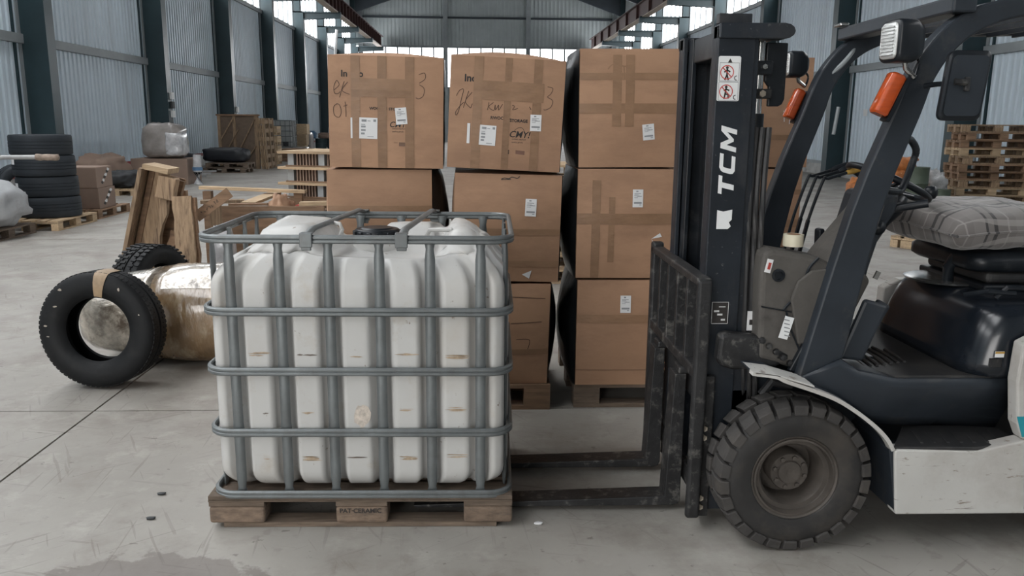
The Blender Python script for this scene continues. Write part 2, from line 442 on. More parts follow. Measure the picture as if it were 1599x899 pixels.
floor = sempty('floor', 'worn grey concrete slab floor with dark joints and stains', 'floor')
b = MB().span((XL - .3, Y0, -.30), (XR + .3, Y1 + .2, -.012)); b.build('sub_base', 'joint', floor)
xs = [XL - .3] + [-2.09 + 6.3 * k for k in range(-1, 3)] + [XR + .3]
ys = [Y0] + [4.32 + 6.6 * k for k in range(-2, 10)] + [Y1 + .2]
xs = [x for i, x in enumerate(xs) if i == 0 or x - xs[i - 1] > .5]
for i in range(len(xs) - 1):
    for j in range(len(ys) - 1):
        if ys[j + 1] - ys[j] < .3: continue
        MB().span((xs[i] + .006, ys[j] + .006, -.015), (xs[i + 1] - .006, ys[j + 1] - .006, 0)).build('slab', 'concrete', floor)

def corrugated(yz0, yz1, axis, pos, inward, pitch=.21, depth=.035):
    """trapezoid sheet between (u0,z0) and (u1,z1); axis 'y' = side wall at x=pos, 'x' = end wall at y=pos"""
    (u0, z0), (u1, z1) = yz0, yz1
    mb = MB(); us = []; n = max(1, int(round((u1 - u0) / pitch))); p = (u1 - u0) / n
    for i in range(n):
        a = u0 + i * p
        us += [(a, 0), (a + p * .45, 0), (a + p * .55, 1), (a + p * .9, 1)]
    us.append((u1, 0))
    v = []
    for u, k in us:
        q = pos + inward * depth * k
        for z in (z0, z1): v.append((q, u, z) if axis == 'y' else (u, q, z))
    f = [(2 * i, 2 * i + 2, 2 * i + 3, 2 * i + 1) for i in range(len(us) - 1)]
    return mb.add(v, f)

SILL, HEAD = 6.3, 8.7
win_n = 0
for side, X, inn in (('left', XL, 1), ('right', XR, -1)):
    wall = sempty('wall_' + side, '%s hall wall of pale grey-blue corrugated sheets between dark columns' % side, 'wall', (X, 20, 0))
    def bx(name, mat, y0, y1, z0, z1, d0, d1, par=wall, bev=0):
        return MB().span((X + inn * d0, y0, z0), (X + inn * d1, y1, z1)).build(name, mat, par, bevel=bev)
    bx('outer_skin', 'endwall', Y0, Y1, 0, SILL - .02, -.30, -.06)
    bx('outer_skin', 'endwall', Y0, Y1, HEAD, EAVE + .3, -.30, -.06)
    ends = [Y0] + FR + [Y1]
    for k in range(len(ends) - 1):
        ya = ends[k] + (.36 if k else 0); yb = ends[k + 1]
        if yb - ya < 1.0:
            bx('wall_panel', 'wall', ya, yb, 0, EAVE, -.05, 0); continue
        corrugated((ya + .30, .42), (yb - .1, 3.1), 'y', X, inn).build('wall_panel', 'wall', wall)
        corrugated((ya + .30, 3.3), (yb - .1, SILL - .12), 'y', X, inn).build('wall_panel', 'wall', wall)
        corrugated((ya, HEAD + .1), (yb, EAVE), 'y', X, inn).build('wall_panel', 'endwall', wall)
        bx('girt', 'wall_frame', ya, yb, 3.09, 3.29, -.05, .10, bev=.01)
        bx('jamb_strip', 'wall_frame', ya, ya + .30, .40, SILL, -.05, .05)
        bx('jamb_strip', 'wall_frame', yb - .10, yb, .40, SILL, -.05, .05)
        bx('jamb_rib', 'column', yb - .30, yb - .24, .40, SILL, 0, .06)
        bx('plinth', 'plinth', ya, yb, 0, .34, -.05, .06)
        bx('plinth_stripe', 'redline' if inn > 0 else 'wall_frame', ya, yb, .34, .43, -.05, .075)
        # window of this bay: sill, mullions, separate milky panes
        win_n += 1
        w = sempty('window_%d' % win_n, 'milky daylit strip window, bay %d high on the %s wall' % (k + 1, side), 'window', (X, (ya + yb) / 2, SILL))
        bx('window_sill', 'wall_frame', ya, yb, SILL - .14, SILL + .02, -.10, .12, w)
        bx('window_head', 'wall_frame', ya, yb, HEAD - .06, HEAD + .1, -.10, .08, w)
        n = 6
        for i in range(n + 1):
            yy = ya + (yb - ya) * i / n
            bx('mullion', 'wall_frame', yy - .05, yy + .05, SILL, HEAD, -.10, .04, w)
        for i in range(n):
            a_, b_ = ya + (yb - ya) * i / n + .035, ya + (yb - ya) * (i + 1) / n - .035
            bx('pane', 'pane', a_, b_, SILL + .02, HEAD - .06, -.06, -.045, w)
    # columns (each its own piece), brackets and crane girder
    cr = -7.4 if inn > 0 else 8.8
    for k, y in enumerate(FR):
        c = MB()
        d = .57
        c.span((X, y, 0), (X + inn * .03, y + .35, 7.1)); c.span((X + inn * (d - .03), y, 0), (X + inn * d, y + .35, 7.1))
        c.span((X + inn * .03, y + .0, 0), (X + inn * (d - .03), y + .03, 7.1)); c.span((X + inn * .03, y + .32, 0), (X + inn * (d - .03), y + .35, 7.1))
        co = c.build('trim_%d' % (k + 1 + (20 if inn < 0 else 0)), 'column')
        struct(co, 'dark green steel column, number %d from the gate along the %s wall' % (k + 1, side), 'column')
        MB().span((X + inn * .02, y + .03, 7.1), (X + inn * .40, y + .32, EAVE + .2)).build('upper_shaft', 'column', co)
        br = MB()
        x0, x1 = X + inn * d, cr + inn * .28
        br.prism([(x0, 6.72), (x0, 7.08), (x1, 7.08), (x1, 6.82)], 'y', y + .155, y + .195)
        br.span((X, y + .0, 7.04), (x1, y + .35, 7.10))
        br.bar((x0, y + .175, 6.72), (x1, y + .175, 6.82), .3, .03)
        br.span((x1 - inn * .03, y + .02, 6.82), (x1, y + .33, 7.06))
        br.build('crane_bracket', 'column', co)
    g = MB()
    g.span((cr - .16, Y0 + .2, 7.10), (cr + .16, Y1 - .6, 7.14))
    g.span((cr - .18, Y0 + .2, 7.88), (cr + .18, Y1 - .6, 7.92)); g.span((cr - .015, Y0 + .2, 7.14), (cr + .015, Y1 - .6, 7.88))
    yy = 20.0
    while yy < Y1 - 1:
        g.span((cr - .15, yy, 7.14), (cr + .15, yy + .02, 7.88)); yy += 1.1 if inn > 0 else 3.3
    go = struct(g.build('trim_%d' % (41 if inn > 0 else 42), 'crane'), 'oxide red crane runway girder along the %s side' % side, 'girder')
    MB().span((cr - .17, Y0 + .2, 7.06), (cr + .17, Y1 - .6, 7.10)).build('bottom_flange', 'rail', go)
    MB().span((cr - .04, Y0 + .2, 7.92), (cr + .04, Y1 - .6, 8.0)).build('crane_rail', 'crane', go)

# end wall with its window band
ew = sempty('wall_back', 'far end wall of grey corrugated sheets above a bright window band', 'wall', (XC, Y1, 0))
MB().span((XL, Y1 + .10, 0), (XR, Y1 + .3, 4.2)).build('outer_skin', 'endwall', ew)
MB().span((XL, Y1 + .10, 7.3), (XR, Y1 + .3, RIDGE + .3)).build('outer_skin', 'endwall', ew)
corrugated((XL, 0), (XR, 4.1), 'x', Y1, -1, .3).build('wall_panel', 'endwall', ew)
posts = [XL + .6, -2.5, 3.9, XR - .6]
for a_, b_ in zip(posts[:-1], posts[1:]):
    corrugated((a_, 7.3), (b_, 9.4), 'x', Y1, -1, .3).build('wall_panel', 'endwall', ew)
    corrugated((a_, 9.45), (b_, RIDGE), 'x', Y1, -1, .3).build('wall_panel', 'endwall', ew)
    win_n += 1
    w = sempty('window_%d' % win_n, 'bright end wall window band between posts at %s' % {posts[0]: 'left', posts[1]: 'centre', posts[2]: 'right'}[a_], 'window', ((a_ + b_) / 2, Y1, 4.2))
    MB().span((a_, Y1 - .08, 7.18), (b_, Y1 + .1, 7.34)).build('window_head', 'wall_frame', w)
    MB().span((a_, Y1 - .08, 4.1), (b_, Y1 + .1, 4.25)).build('window_sill', 'wall_frame', w)
    n = 7
    for i in range(n + 1):
        x = a_ + (b_ - a_) * i / n
        MB().span((x - .06, Y1 - .04, 4.2), (x + .06, Y1 + .06, 7.2)).build('mullion', 'wall_frame', w)
    for i in range(n):
        x = a_ + (b_ - a_) * i / n
        MB().span((x + .03, Y1 + .02, 4.25), (x + (b_ - a_) / n - .03, Y1 + .035, 7.18)).build('pane', 'pane', w)
for x in posts: MB().span((x - .17, Y1 - .35, 0), (x + .17, Y1 - .04, RIDGE)).build('wind_post', 'wall_frame', ew)
MB().span((XL, Y1 - .2, 9.36), (XR, Y1 - .04, 9.5)).build('girt', 'roof', ew)

# gate wall behind the camera: a wide open doorway lets the daylight in
fw_ = sempty('wall_front', 'gate wall behind the viewer with a wide open doorway', 'wall', (XC, Y0, 0))
for a_, b_ in (((XL, Y0 - .2, 0), (-9.2, Y0, 5.8)), ((-2.8, Y0 - .2, 0), (XR, Y0, 5.8)), ((XL, Y0 - .2, 5.8), (XR, Y0, RIDGE + .3))):
    MB().span(a_, b_).build('wall_panel', 'endwall', fw_)
gr = struct(MB().span((XL - 12, Y0 - 40, -.3), (XR + 12, Y0, -.03)).build('trim_60', 'concrete'), 'concrete yard outside the open gate', 'yard')

# gable roof, unseen glow panels added under the near left slope for overhead light
roof = sempty('ceiling', 'dark steel gable roof with added glowing panels under its left slope', 'ceiling', (XC, 28, EAVE))
sl = (RIDGE - EAVE) / (XC - XL)
def roof_z(x): return RIDGE - sl * abs(x - XC)
for s, xe in ((-1, XL - .3), (1, XR + .3)):
    MB().prism([(xe, roof_z(xe)), (XC, RIDGE), (XC, RIDGE + .2), (xe, roof_z(xe) + .2)], 'y', Y0 - .2, Y1 + .3).build('roof_sheet', 'roof', roof)
for k in range(4):
    ya, yb = FR[k] + .5, FR[k + 1] - .1
    x0_, x1_ = -8.3, -5.0
    MB().add([(x0_, ya, roof_z(x0_) - .03), (x0_, yb, roof_z(x0_) - .03), (x1_, yb, roof_z(x1_) - .03), (x1_, ya, roof_z(x1_) - .03)], [(0, 1, 2, 3)]).build('added_glow_panel', 'added_glow_panel', roof)
for k, y in enumerate(FR):
    r = MB()
    for s in (-1, 1):
        xe = XL if s < 0 else XR
        ze = RIDGE - sl * abs(xe - XC)
        r.prism([(xe, ze - .02), (XC, RIDGE - .02), (XC, RIDGE - .65), (xe - s * 4.2, RIDGE - sl * (abs(xe - XC) - 4.2) - .70), (xe, ze - 1.5)], 'y', y + .08, y + .27)
    struct(r.build('trim_%d' % (61 + k), 'roof'), 'dark haunched roof rafter over column pair %d' % (k + 1), 'rafter')
for x in [XL + 1.3 * i for i in range(1, 16)]:
    if -8.3 < x < -5.0: continue
    z = RIDGE - sl * abs(x - XC)
    MB().span((x - .05, Y0, z - .16), (x + .05, Y1, z - .01)).build('purlin', 'roof', roof)
# notices and lamp fittings on the wall
pp = MB().span((11.14, 23.5, 1.83), (11.16, 23.72, 2.02)).build('wall_notice', 'paper'); tag(pp, 'small white paper notice fixed to the right wall sheets', 'notice')
for i, (y, z) in enumerate(((24.85, 1.9), (31.5, 1.6))):
    t = thing('switch_panel', ['white switch boxes mounted on second column edge of left wall', 'white switch boxes mounted on third column edge of left wall'][i], 'switch', (XL + .57, y, z - .3))
    for q in range(3):
        MB().span((XL + .572, y + .1, z - .28 + q * .26), (XL + .64, y + .32, z - .08 + q * .26)).build('switch_box', ['decal_white', 'junk', 'decal_white'][q if i == 0 else 0], t, bevel=.01)
# white diagonal brace leaning beside the far left columns
br_ = MB().tube([(-9.0, 50.6, .05), (-8.25, 50.2, 6.8)], .09, 8).build('brace_pole', 'decal_white'); tag(br_, 'white diagonal pole beside a far left column', 'pole')
# ------------------------------------------------------------------ IBC container on its pallet
ROT = math.radians(-1.0)
IX0, IX1, IY0, IY1 = -1.03, .145, 2.955, 3.785         # outline of the hoops
icx, icy = (IX0 + IX1) / 2, (IY0 + IY1) / 2
ibc = thing('tank_container', 'large white plastic liquid tank in a grey steel cage on a wooden pallet, foreground', 'tank', (icx, icy, 0))

def rrect(hx, hy, r, n=6):
    pts = []
    for cx, cy, a0 in ((hx - r, hy - r, 0), (-hx + r, hy - r, 90), (-hx + r, -hy + r, 180), (hx - r, -hy + r, 270)):
        for i in range(n + 1):
            a = math.radians(a0 + 90 * i / n); pts.append((cx + r * math.cos(a), cy + r * math.sin(a)))
    return pts

BARX = [-.907, -.726, -.544, -.357, -.170, .017]       # front and rear uprights
SIDEY = [3.08, 3.29, 3.50, 3.68]
# --- the bottle: cross-section with grooves behind the uprights
def tank_section(hx, hy, r, groove):
    n = 26; out = []
    base = rrect(hx, hy, r, 8)
    # densify
    dense = []
    for i in range(len(base)):
        a, b2 = base[i], base[(i + 1) % len(base)]
        k = max(1, int(math.hypot(b2[0] - a[0], b2[1] - a[1]) / .012))
        for j in range(k): dense.append((a[0] + (b2[0] - a[0]) * j / k, a[1] + (b2[1] - a[1]) * j / k))
    for x, y in dense:
        g = 0
        if abs(abs(y) - hy) < .03 and abs(x) < hx - .02:
            for bxx in BARX:
                d = abs(x - (bxx - icx))
                if d < .047: g = max(g, min(1, (.047 - d) / .020))
            y -= math.copysign(groove * (g * g * (3 - 2 * g)), y)
        elif abs(abs(x) - hx) < .03 and abs(y) < hy - .02:
            for byy in SIDEY:
                d = abs(y - (byy - icy))
                if d < .047: g = max(g, min(1, (.047 - d) / .020))
            x -= math.copysign(groove * (g * g * (3 - 2 * g)), x)
        out.append((x, y))
    return out
HX, HY = .567, .386
sec = tank_section(HX, HY, .10, .050)
def sm(t): t = max(0, min(1, t)); return t * t * (3 - 2 * t)
def top_z(x, y):
    z = 1.074
    z += .078 * sm((.155 - abs(x + .30)) / .07) * sm((y + .335) / .20) * sm((.36 - y) / .05)          # left shoulder hump
    z += .072 * sm((.125 - abs(x - .415)) / .05) * sm((y + .32) / .20) * sm((.36 - y) / .05)        # right hump
    z += .045 * sm((.16 - abs(x - .16)) / .06) * sm((y - .10) / .10) * sm((.36 - y) / .05)          # rear centre hump
    z -= .030 * sm((.30 - abs(x - .06)) / .14) * sm((.02 - y) / .14) * sm((y + .36) / .12)          # dished front
    z += .010 * math.sin(x * 9) * math.sin(y * 8)
    return z
L_ = []
zb, zt, R_ = .150, 1.055, .085
for i in range(7):
    a = PI / 2 * i / 6; k = R_ * (1 - math.sin(a)); s_x, s_y = 1 - k / HX, 1 - k / HY
    L_.append([(x * s_x, y * s_y, zb + R_ * (1 - math.cos(a))) for x, y in sec])
for i in range(1, 12):
    z = zb + R_ + (zt - .10 - zb - R_) * i / 12
    L_.append([(x, y, z) for x, y in sec])
RT = .11
sec0 = tank_section(HX, HY, .10, .0)
for i in range(9):
    a = PI / 2 * i / 8; k = RT * (1 - math.cos(a))
    g = 1 - sm(i / 8) * .75
    row = []
    for (x, y), (x0_, y0_) in zip(sec, sec0):
        xx = (x * g + x0_ * (1 - g)) * (1 - k / HX); yy = (y * g + y0_ * (1 - g)) * (1 - k / HY)
        zz = zt - RT + RT * math.sin(a) + sm((i - 4) / 4) * (top_z(xx, yy) - 1.055) * .5
        row.append((xx, yy, zz))
    L_.append(row)
for i in range(1, 15):
    t = i / 15
    row = []
    for (x0_, y0_, z0_) in L_[24]:
        f = 1 - t
        xx, yy = x0_ * f, y0_ * f
        bl = sm(t / .2)
        row.append((xx, yy, (z0_ * (1 - bl) + top_z(xx, yy) * bl)))
    L_.append(row)
tk = MB().loops([[(x + icx, y + icy, z) for x, y, z in l] for l in L_])
bottle = tk.build('tank_bottle', 'tank', ibc, smooth='all')
# cap
cx_, cy_, cz_ = -.415, 3.375, 1.045
cb = MB(); cb.lathe([(.105, 0), (.105, .03), (.0, .03)], (cx_, cy_, cz_), 'z', 36); cb.build('filler_neck', 'tank', bottle, smooth=True)
cp = MB(); cp.lathe([(.0, .088), (.062, .088), (.066, .082), (.088, .082), (.092, .075), (.094, .030), (0, .030)], (cx_, cy_, cz_), 'z', 40)
for i in range(14):
    a = 2 * PI * i / 14
    cp.box((cx_ + .093 * math.cos(a), cy_ + .093 * math.sin(a), cz_ + .052), (.014, .022, .044), (0, 0, a))
cp.build('screw_cap', 'fl_black', bottle, smooth=True, bevel=.003)
MB().tube([(-.62, 3.30, 1.155), (-.59, 3.27, 1.165), (-.545, 3.25, 1.16), (-.535, 3.24, 1.14), (-.545, 3.23, 1.10)], .009, 8).build('lifting_lug', 'tank', bottle, smooth=True)
MB().tube([(-.215, 3.30, 1.09), (-.19, 3.27, 1.135), (-.15, 3.25, 1.14), (-.10, 3.24, 1.14)], .009, 8).build('lifting_lug', 'tank', bottle, smooth=True)
# scuffs and stains rubbed onto the bulges
rs = random.Random(5)
def scuff_patch(x, z, w, h, mat, n):
    mb = MB()
    for _ in range(n):
        ww = w * rs.uniform(.25, 1); xx = x + rs.uniform(-1, 1) * (w - ww) / 2; zz = z + rs.uniform(-.5, .5) * h; hh = rs.uniform(.0012, .0032)
        k = 6
        v, f = [], []
        for i in range(k + 1):
            q = xx - ww / 2 + ww * i / k; hq = hh * math.sin(PI * (i + .3) / (k + .6)); dz = rs.uniform(-.0006, .0006)
            v += [(q, icy - HY - .0012, zz - hq + dz), (q, icy - HY - .0012, zz + hq + dz)]
        for i in range(k): f.append((2 * i, 2 * i + 2, 2 * i + 3, 2 * i + 1))
        mb.add(v, f)
    mb.build('scuff_mark', mat, bottle)['kind'] = 'stuff'
for x, z, w, h, mt_, n in ((-.81, .70, .09, .02, 'stain', 5), (-.63, .70, .09, .006, 'scuff', 2), (-.45, .69, .05, .006, 'stain', 2), (-.26, .70, .10, .010, 'stain', 3), (-.07, .69, .10, .022, 'stain', 6),
                          (-.80, .47, .03, .01, 'scuff', 2), (-.64, .47, .05, .01, 'stain', 2), (-.26, .48, .08, .01, 'stain', 2), (-.07, .48, .10, .02, 'stain', 4),
                          (-.63, .285, .08, .02, 'stain', 8), (-.45, .288, .10, .002, 'scuff', 2), (-.26, .285, .08, .02, 'stain', 8), (-.07, .29, .09, .02, 'stain', 4), (-.80, .285, .04, .01, 'stain', 2)):
    scuff_patch(x, z, w, h, mt_, n)
v = [(-.435, icy - HY - .0015, .455)]; k = 22
for i in range(k):
    a = 2 * PI * i / k; r_ = 1 + rs.uniform(-.15, .12)
    v.append((-.435 + .034 * r_ * math.cos(a), icy - HY - .0015, .455 + .045 * r_ * math.sin(a)))
MB().add(v, [(0, i + 1, (i + 1) % k + 1) for i in range(k)]).build('scuff_mark', pmat('rubbed_brown_patch', (.52, .46, .40), .8, 0, .3, 45), bottle)

# --- cage
def hoop(z, name, sy=1.0):
    hx, hy = (IX1 - IX0) / 2, (IY1 - IY0) / 2
    mb = MB()
    for dz in (-.0072, .0072):
        mb.tube([(icx + x, icy + y, z + dz) for x, y in rrect(hx - .012, hy - .012, .085, 7)], 0.0095, 8, closed=True)
    return mb.build(name, 'galv', ibc, smooth=True)
for z in (.395, .637, .867): hoop(z, 'cage_hoop')
hoop(.142, 'base_hoop'); rim = hoop(1.138, 'top_rim')
def upright(x, y, ax, outw):
    """tube pinched flat where it meets the hoops"""
    zs = [.142, .165, .20, .36, .395, .43, .60, .637, .67, .83, .867, .90, 1.06, 1.10, 1.138]
    pin = {.142, .395, .637, .867, 1.138}
    L2 = []
    for z in zs:
        flat = z in pin
        w, d = (.022, .006) if flat else (.0195, .010)
        if z in (.165, 1.10): w, d = .015, .008
        cyc = []
        for i in range(10):
            a = 2 * PI * i / 10
            p, q = w * math.cos(a), d * math.sin(a)
            cyc.append((x + (p if ax == 'x' else q), y + (q if ax == 'x' else p), z))
        L2.append(cyc)
    return MB().loops(L2).build('cage_upright', 'galv', ibc, smooth=True)
for x in BARX:
    upright(x, IY0 + .034, 'x', -1); upright(x, IY1 - .034, 'x', 1)
for y in SIDEY:
    upright(IX0 + .034, y, 'y', -1); upright(IX1 - .034, y, 'y', 1)
for p, q in (((-.615, IY0 + .01, 1.152), (-.530, IY1 - .01, 1.152)), ((-.270, IY0 + .01, 1.152), (-.205, IY1 - .01, 1.152))):
    cb = MB(); p, q = Vector(p), Vector(q); m1, m2 = p.lerp(q, .1) + Vector((0, 0, .016)), p.lerp(q, .9) + Vector((0, 0, .016))
    cb.tube([p, m1, m2, q], .0125, 8, sx=1.25, sy=.75)
    c_ = cb.build('cross_bar', 'galv', ibc, smooth=True)
    for e, s in ((p, -1), (q, 1)):
        br = MB().box((e.x, e.y + s * .012, 1.136), (.046, .010, .052)).box((e.x, e.y - s * .006, 1.160), (.046, .040, .006))
        br.box((e.x, e.y + s * .006, 1.108), (.036, .010, .02))
        b_ = br.build('clamp_bracket', 'galv', c_, bevel=.003)
        for dx in (-.008, .008): MB().lathe([(.006, 0), (.006, .006), (0, .007)], (e.x + dx, e.y + s * .017, 1.122), 'y', 8).build('bolt', 'chrome', ibc) if False else None
# --- pallet (parts of the container)
PX0, PX1, PY0, PY1 = -1.035, .142, 2.965, 3.775
pal = MB().span((PX0, PY0, .112), (PX1, PY1, .118)).build('pallet', 'oldwood', ibc)
for i in range(5):
    y0_ = PY0 + (PY1 - PY0 - .13) * i / 4
    MB().span((PX0, y0_, .1185), (PX1, y0_ + .13, .1365)).build('deck_board', 'oldwood', pal, bevel=.003)
for xx, w in ((PX0, .215), (-.545, .20), (PX1 - .19, .19)):
    for yy, d in ((PY0, .10), (3.335, .11), (PY1 - .10, .10)):
        MB().span((xx, yy + .001, .021), (xx + w, yy + d, .0905)).build('block', 'oldwood_x', pal, bevel=.012, segs=3)
    MB().span((xx, PY0 + .002, .091), (xx + w, PY1 - .002, .1115)).build('stringer_board', 'oldwood', pal, bevel=.003)
for yy, d in ((PY0 + .012, .085), (3.345, .10), (PY1 - .10, .085)):
    MB().span((PX0 + .05, yy, .0), (PX1 - .06, yy + d, .020)).build('bottom_board', 'oldwood', pal, bevel=.003)
tv, tf = text_polys('PAT·CERAMIC', .026, bold=.0006)
MB().add([(x - .53, PY0 - .0012, z + .066) for x, z in tv], tf).build('stamp', 'ink', pal)['kind'] = 'stuff'
ibc.rotation_euler.z = ROT

# ------------------------------------------------------------------ cartons
class Carton:
    """a cardboard box with softly bulged sides; decals follow the bulge of the front face"""
    def __init__(s, label, w, d, h, loc, rz=0, tilt=0, bulge=.018, top=.02, seed=0, grp='large brown cartons stacked on pallets', sb=1.6, squash=0.0):
        s.sb = sb
        s.w, s.d, s.h, s.bulge, s.top, s.seed, s.squash = w, d, h, bulge, top, seed, squash
        s.root = thing('carton', label, 'box', loc, grp)
        s.parts = []
        n = 12; mb = MB()
        def grid(fn):
            v = [fn(i / n, j / n) for i in range(n + 1) for j in range(n + 1)]
            f = [(i * (n + 1) + j, (i + 1) * (n + 1) + j, (i + 1) * (n + 1) + j + 1, i * (n + 1) + j + 1) for i in range(n) for j in range(n)]
            mb.add(v, f)
        for fc in ('front', 'back', 'left', 'right', 'top', 'bottom'): grid(lambda u, v_, fc=fc: s.pt(fc, u, v_))
        me = mb.mesh('carton_body')
        import bmesh
        bm = bmesh.new(); bm.from_mesh(me); bmesh.ops.remove_doubles(bm, verts=bm.verts, dist=.0008); bm.to_mesh(me); bm.free()
        s.body = s._put(link('carton_body', me, 'card', None, smooth=True))
        # lid flap seam
        s.strip('top', .0, .485, 1.0, .515, .0006, 'tape')
        s.root.rotation_euler = (0, tilt, rz)
    def _put(s, o): o.parent = s.root; return o
    def pt(s, fc, u, v, off=0.0):
        w, d, h, b = s.w, s.d, s.h, s.bulge
        k = math.sin(PI * u) * math.sin(PI * v)
        nz = hnoise(u * 2.3 + s.seed * 7.1, v * 2.3, hash(fc) % 1 + s.seed) * .006 * k
        bu = b * (k ** .7) + nz
        sq = 1 - s.squash * (1 - v) if fc in ('front', 'back', 'left', 'right') else (1 - s.squash if fc == 'bottom' else 1)
        if fc == 'front': p = (w * (u - .5) * sq, -d / 2 - bu - off, h * v)
        elif fc == 'back': p = (w * (.5 - u) * sq, d / 2 + bu + off, h * v)
        elif fc == 'left': p = (-w / 2 * sq - bu * s.sb - off, d * (.5 - u), h * v)
        elif fc == 'right': p = (w / 2 * sq + bu * s.sb + off, d * (u - .5), h * v)
        elif fc == 'top': p = (w * (u - .5), d * (v - .5), h + s.top * k ** .6 + off)
        else: p = (w * (u - .5) * sq, d * (.5 - v), 0 - off)
        return p
    def strip(s, fc, u0, v0, u1, v1, off, mat, name='packing_tape', n=14):
        nu = max(2, int(n * abs(u1 - u0)) + 2); nv = max(2, int(n * abs(v1 - v0)) + 2)
        v = [s.pt(fc, u0 + (u1 - u0) * i / nu, v0 + (v1 - v0) * j / nv, off) for i in range(nu + 1) for j in range(nv + 1)]
        f = [(i * (nv + 1) + j, (i + 1) * (nv + 1) + j, (i + 1) * (nv + 1) + j + 1, i * (nv + 1) + j + 1) for i in range(nu) for j in range(nv)]
        return s._put(link(name, MB().add(v, f).mesh(name), mat, None, smooth=True))
    def flat(s, verts, faces, mat, name, off=.0022, fc='front', parent=None):
        """2-D shapes in (u, v) of the face"""
        o = link(name, MB().add([s.pt(fc, u, v, off) for u, v in verts], faces).mesh(name), mat)
        o.parent = parent or s.root
        return o
    def text(s, body, u, v, size, mat='ink', bold=0.0, rot=0, name='printing', off=.0012, shear=0.0, parent=None):
        tv, tf = text_polys(body, size, shear, bold)
        ca, sa = math.cos(rot), math.sin(rot)
        o = s.flat([(u + (x * ca - y * sa) / s.w, v + (x * sa + y * ca) / s.h) for x, y in tv], tf, mat, name, off, parent=parent); o['kind'] = 'stuff'; return o
    def pen(s, strokes, mat='marker', w=.0035, name='marker_writing', off=.0014):
        V, F = [], []
        for st in strokes:
            pts = smooth_pts([(u * s.w, v * s.h) for u, v in st], 5)
            a, f = ribbon2d(pts, w); o = len(V)
            V += [(x / s.w, y / s.h) for x, y in a]; F += [tuple(i + o for i in q) for q in f]
        o = s.flat(V, F, mat, name, off); o['kind'] = 'stuff'; return o
    def sticker(s, u0, v0, u1, v1, rot=0.0, rows=(('', .85),), name='shipping_label'):
        uc, vc = (u0 + u1) / 2, (v0 + v1) / 2; hw, hh = (u1 - u0) / 2 * s.w, (v1 - v0) / 2 * s.h
        ca, sa = math.cos(rot), math.sin(rot)
        def q(x, y): return (uc + (x * ca - y * sa) / s.w, vc + (x * sa + y * ca) / s.h)
        k = 4
        V = [q(-hw + 2 * hw * i / k, -hh + 2 * hh * j / k) for i in range(k + 1) for j in range(k + 1)]
        F = [(i * (k + 1) + j, (i + 1) * (k + 1) + j, (i + 1) * (k + 1) + j + 1, i * (k + 1) + j + 1) for i in range(k) for j in range(k)]
        st = s.flat(V, F, 'paper', name, .0030)
        V, F = [], []
        for x0_, y0_, x1_, y1_ in rows:
            o = len(V); V += [q(hw * x0_, hh * y0_), q(hw * x1_, hh * y0_), q(hw * x1_, hh * y1_), q(hw * x0_, hh * y1_)]; F.append((o, o + 1, o + 2, o + 3))
        s.flat(V, F, 'print_grey', 'label_printing', .0036, parent=st)['kind'] = 'stuff'
        return st
SMALL = [(-.35, .72, .05, .86), (-.7, .5, .55, .56), (-.7, .38, .1, .43), (-.75, .25, .3, .30), (-.2, .20, .75, .28), (-.7, .05, .0, .10), (-.75, -.60, .75, -.40), (.3, -.78, .7, -.70)]
BIG = [(-.75, .60, -.2, .82), (-.1, .66, .25, .72), (.55, .62, .85, .85), (-.8, .32, -.35, .38), (-.8, .05, -.3, .22), (-.8, -.28, -.3, -.10), (-.8, -.60, -.4, -.42), (-.1, -.82, .6, -.76)]

BW, BH, BD = .582, .555, .60
# left group ------------------------------------------------ top tier
c1 = Carton('topmost left carton marked with large label, round figure 3 and letters at its left edge', .585, BD, .562, (-.485, 4.62, 1.323), rz=math.radians(2.0), tilt=math.radians(.8), bulge=.010, top=.035, seed=1, sb=.3)
for a_, b_ in ((.195, .275), (.425, .505), (.665, .745)): c1.strip('front', a_, 0.0, b_, 1.0, .0016, 'tape')
c1.strip('front', .20, .70, .72, .80, .0024, 'tape'); c1.strip('front', .20, .635, .72, .72, .0020, 'tape')
c1.text('In', .110, .812, .046, bold=.0012); c1.text('o', .262, .812, .046, bold=.0012)
c1.pen([[(.050, .690), (.095, .735), (.075, .775), (.050, .720), (.055, .665), (.085, .660), (.105, .680)], [(.140, .770), (.118, .700), (.098, .625)], [(.170, .765), (.120, .690), (.185, .655)],
        [(.075, .570), (.045, .540), (.050, .470), (.090, .450), (.110, .500), (.095, .560), (.070, .570)], [(.145, .590), (.150, .540), (.150, .455)], [(.130, .548), (.165, .562)],
        [(.785, .845), (.835, .860), (.840, .810), (.790, .770)], [(.790, .755), (.830, .725), (.825, .660), (.785, .630), (.760, .640)]])
c1.text('WOODEN', .355, .525, .019, bold=.0006); c1.text('STO', .523, .522, .019, bold=.0006)
c1.text('CMY!', .525, .372, .040, shear=.25, bold=.0004); c1.text('online market', .550, .352, .012); c1.text('quality goods', .552, .327, .011)
c1.text('— ', .565, .222, .02); c1.flat([(.61, .200), (.68, .200), (.68, .235), (.61, .235)], [(0, 1, 2, 3)], pmat('faint_print', (.17, .10, .065), .7), 'printing', .0012)
c1.strip('front', .19, .265, .205, .45, .0026, 'paper', 'label_edge')
c1.sticker(.265, .262, .423, .452, -.02, BIG, 'waybill_label'); c1.sticker(.582, .398, .680, .548, .09, SMALL)

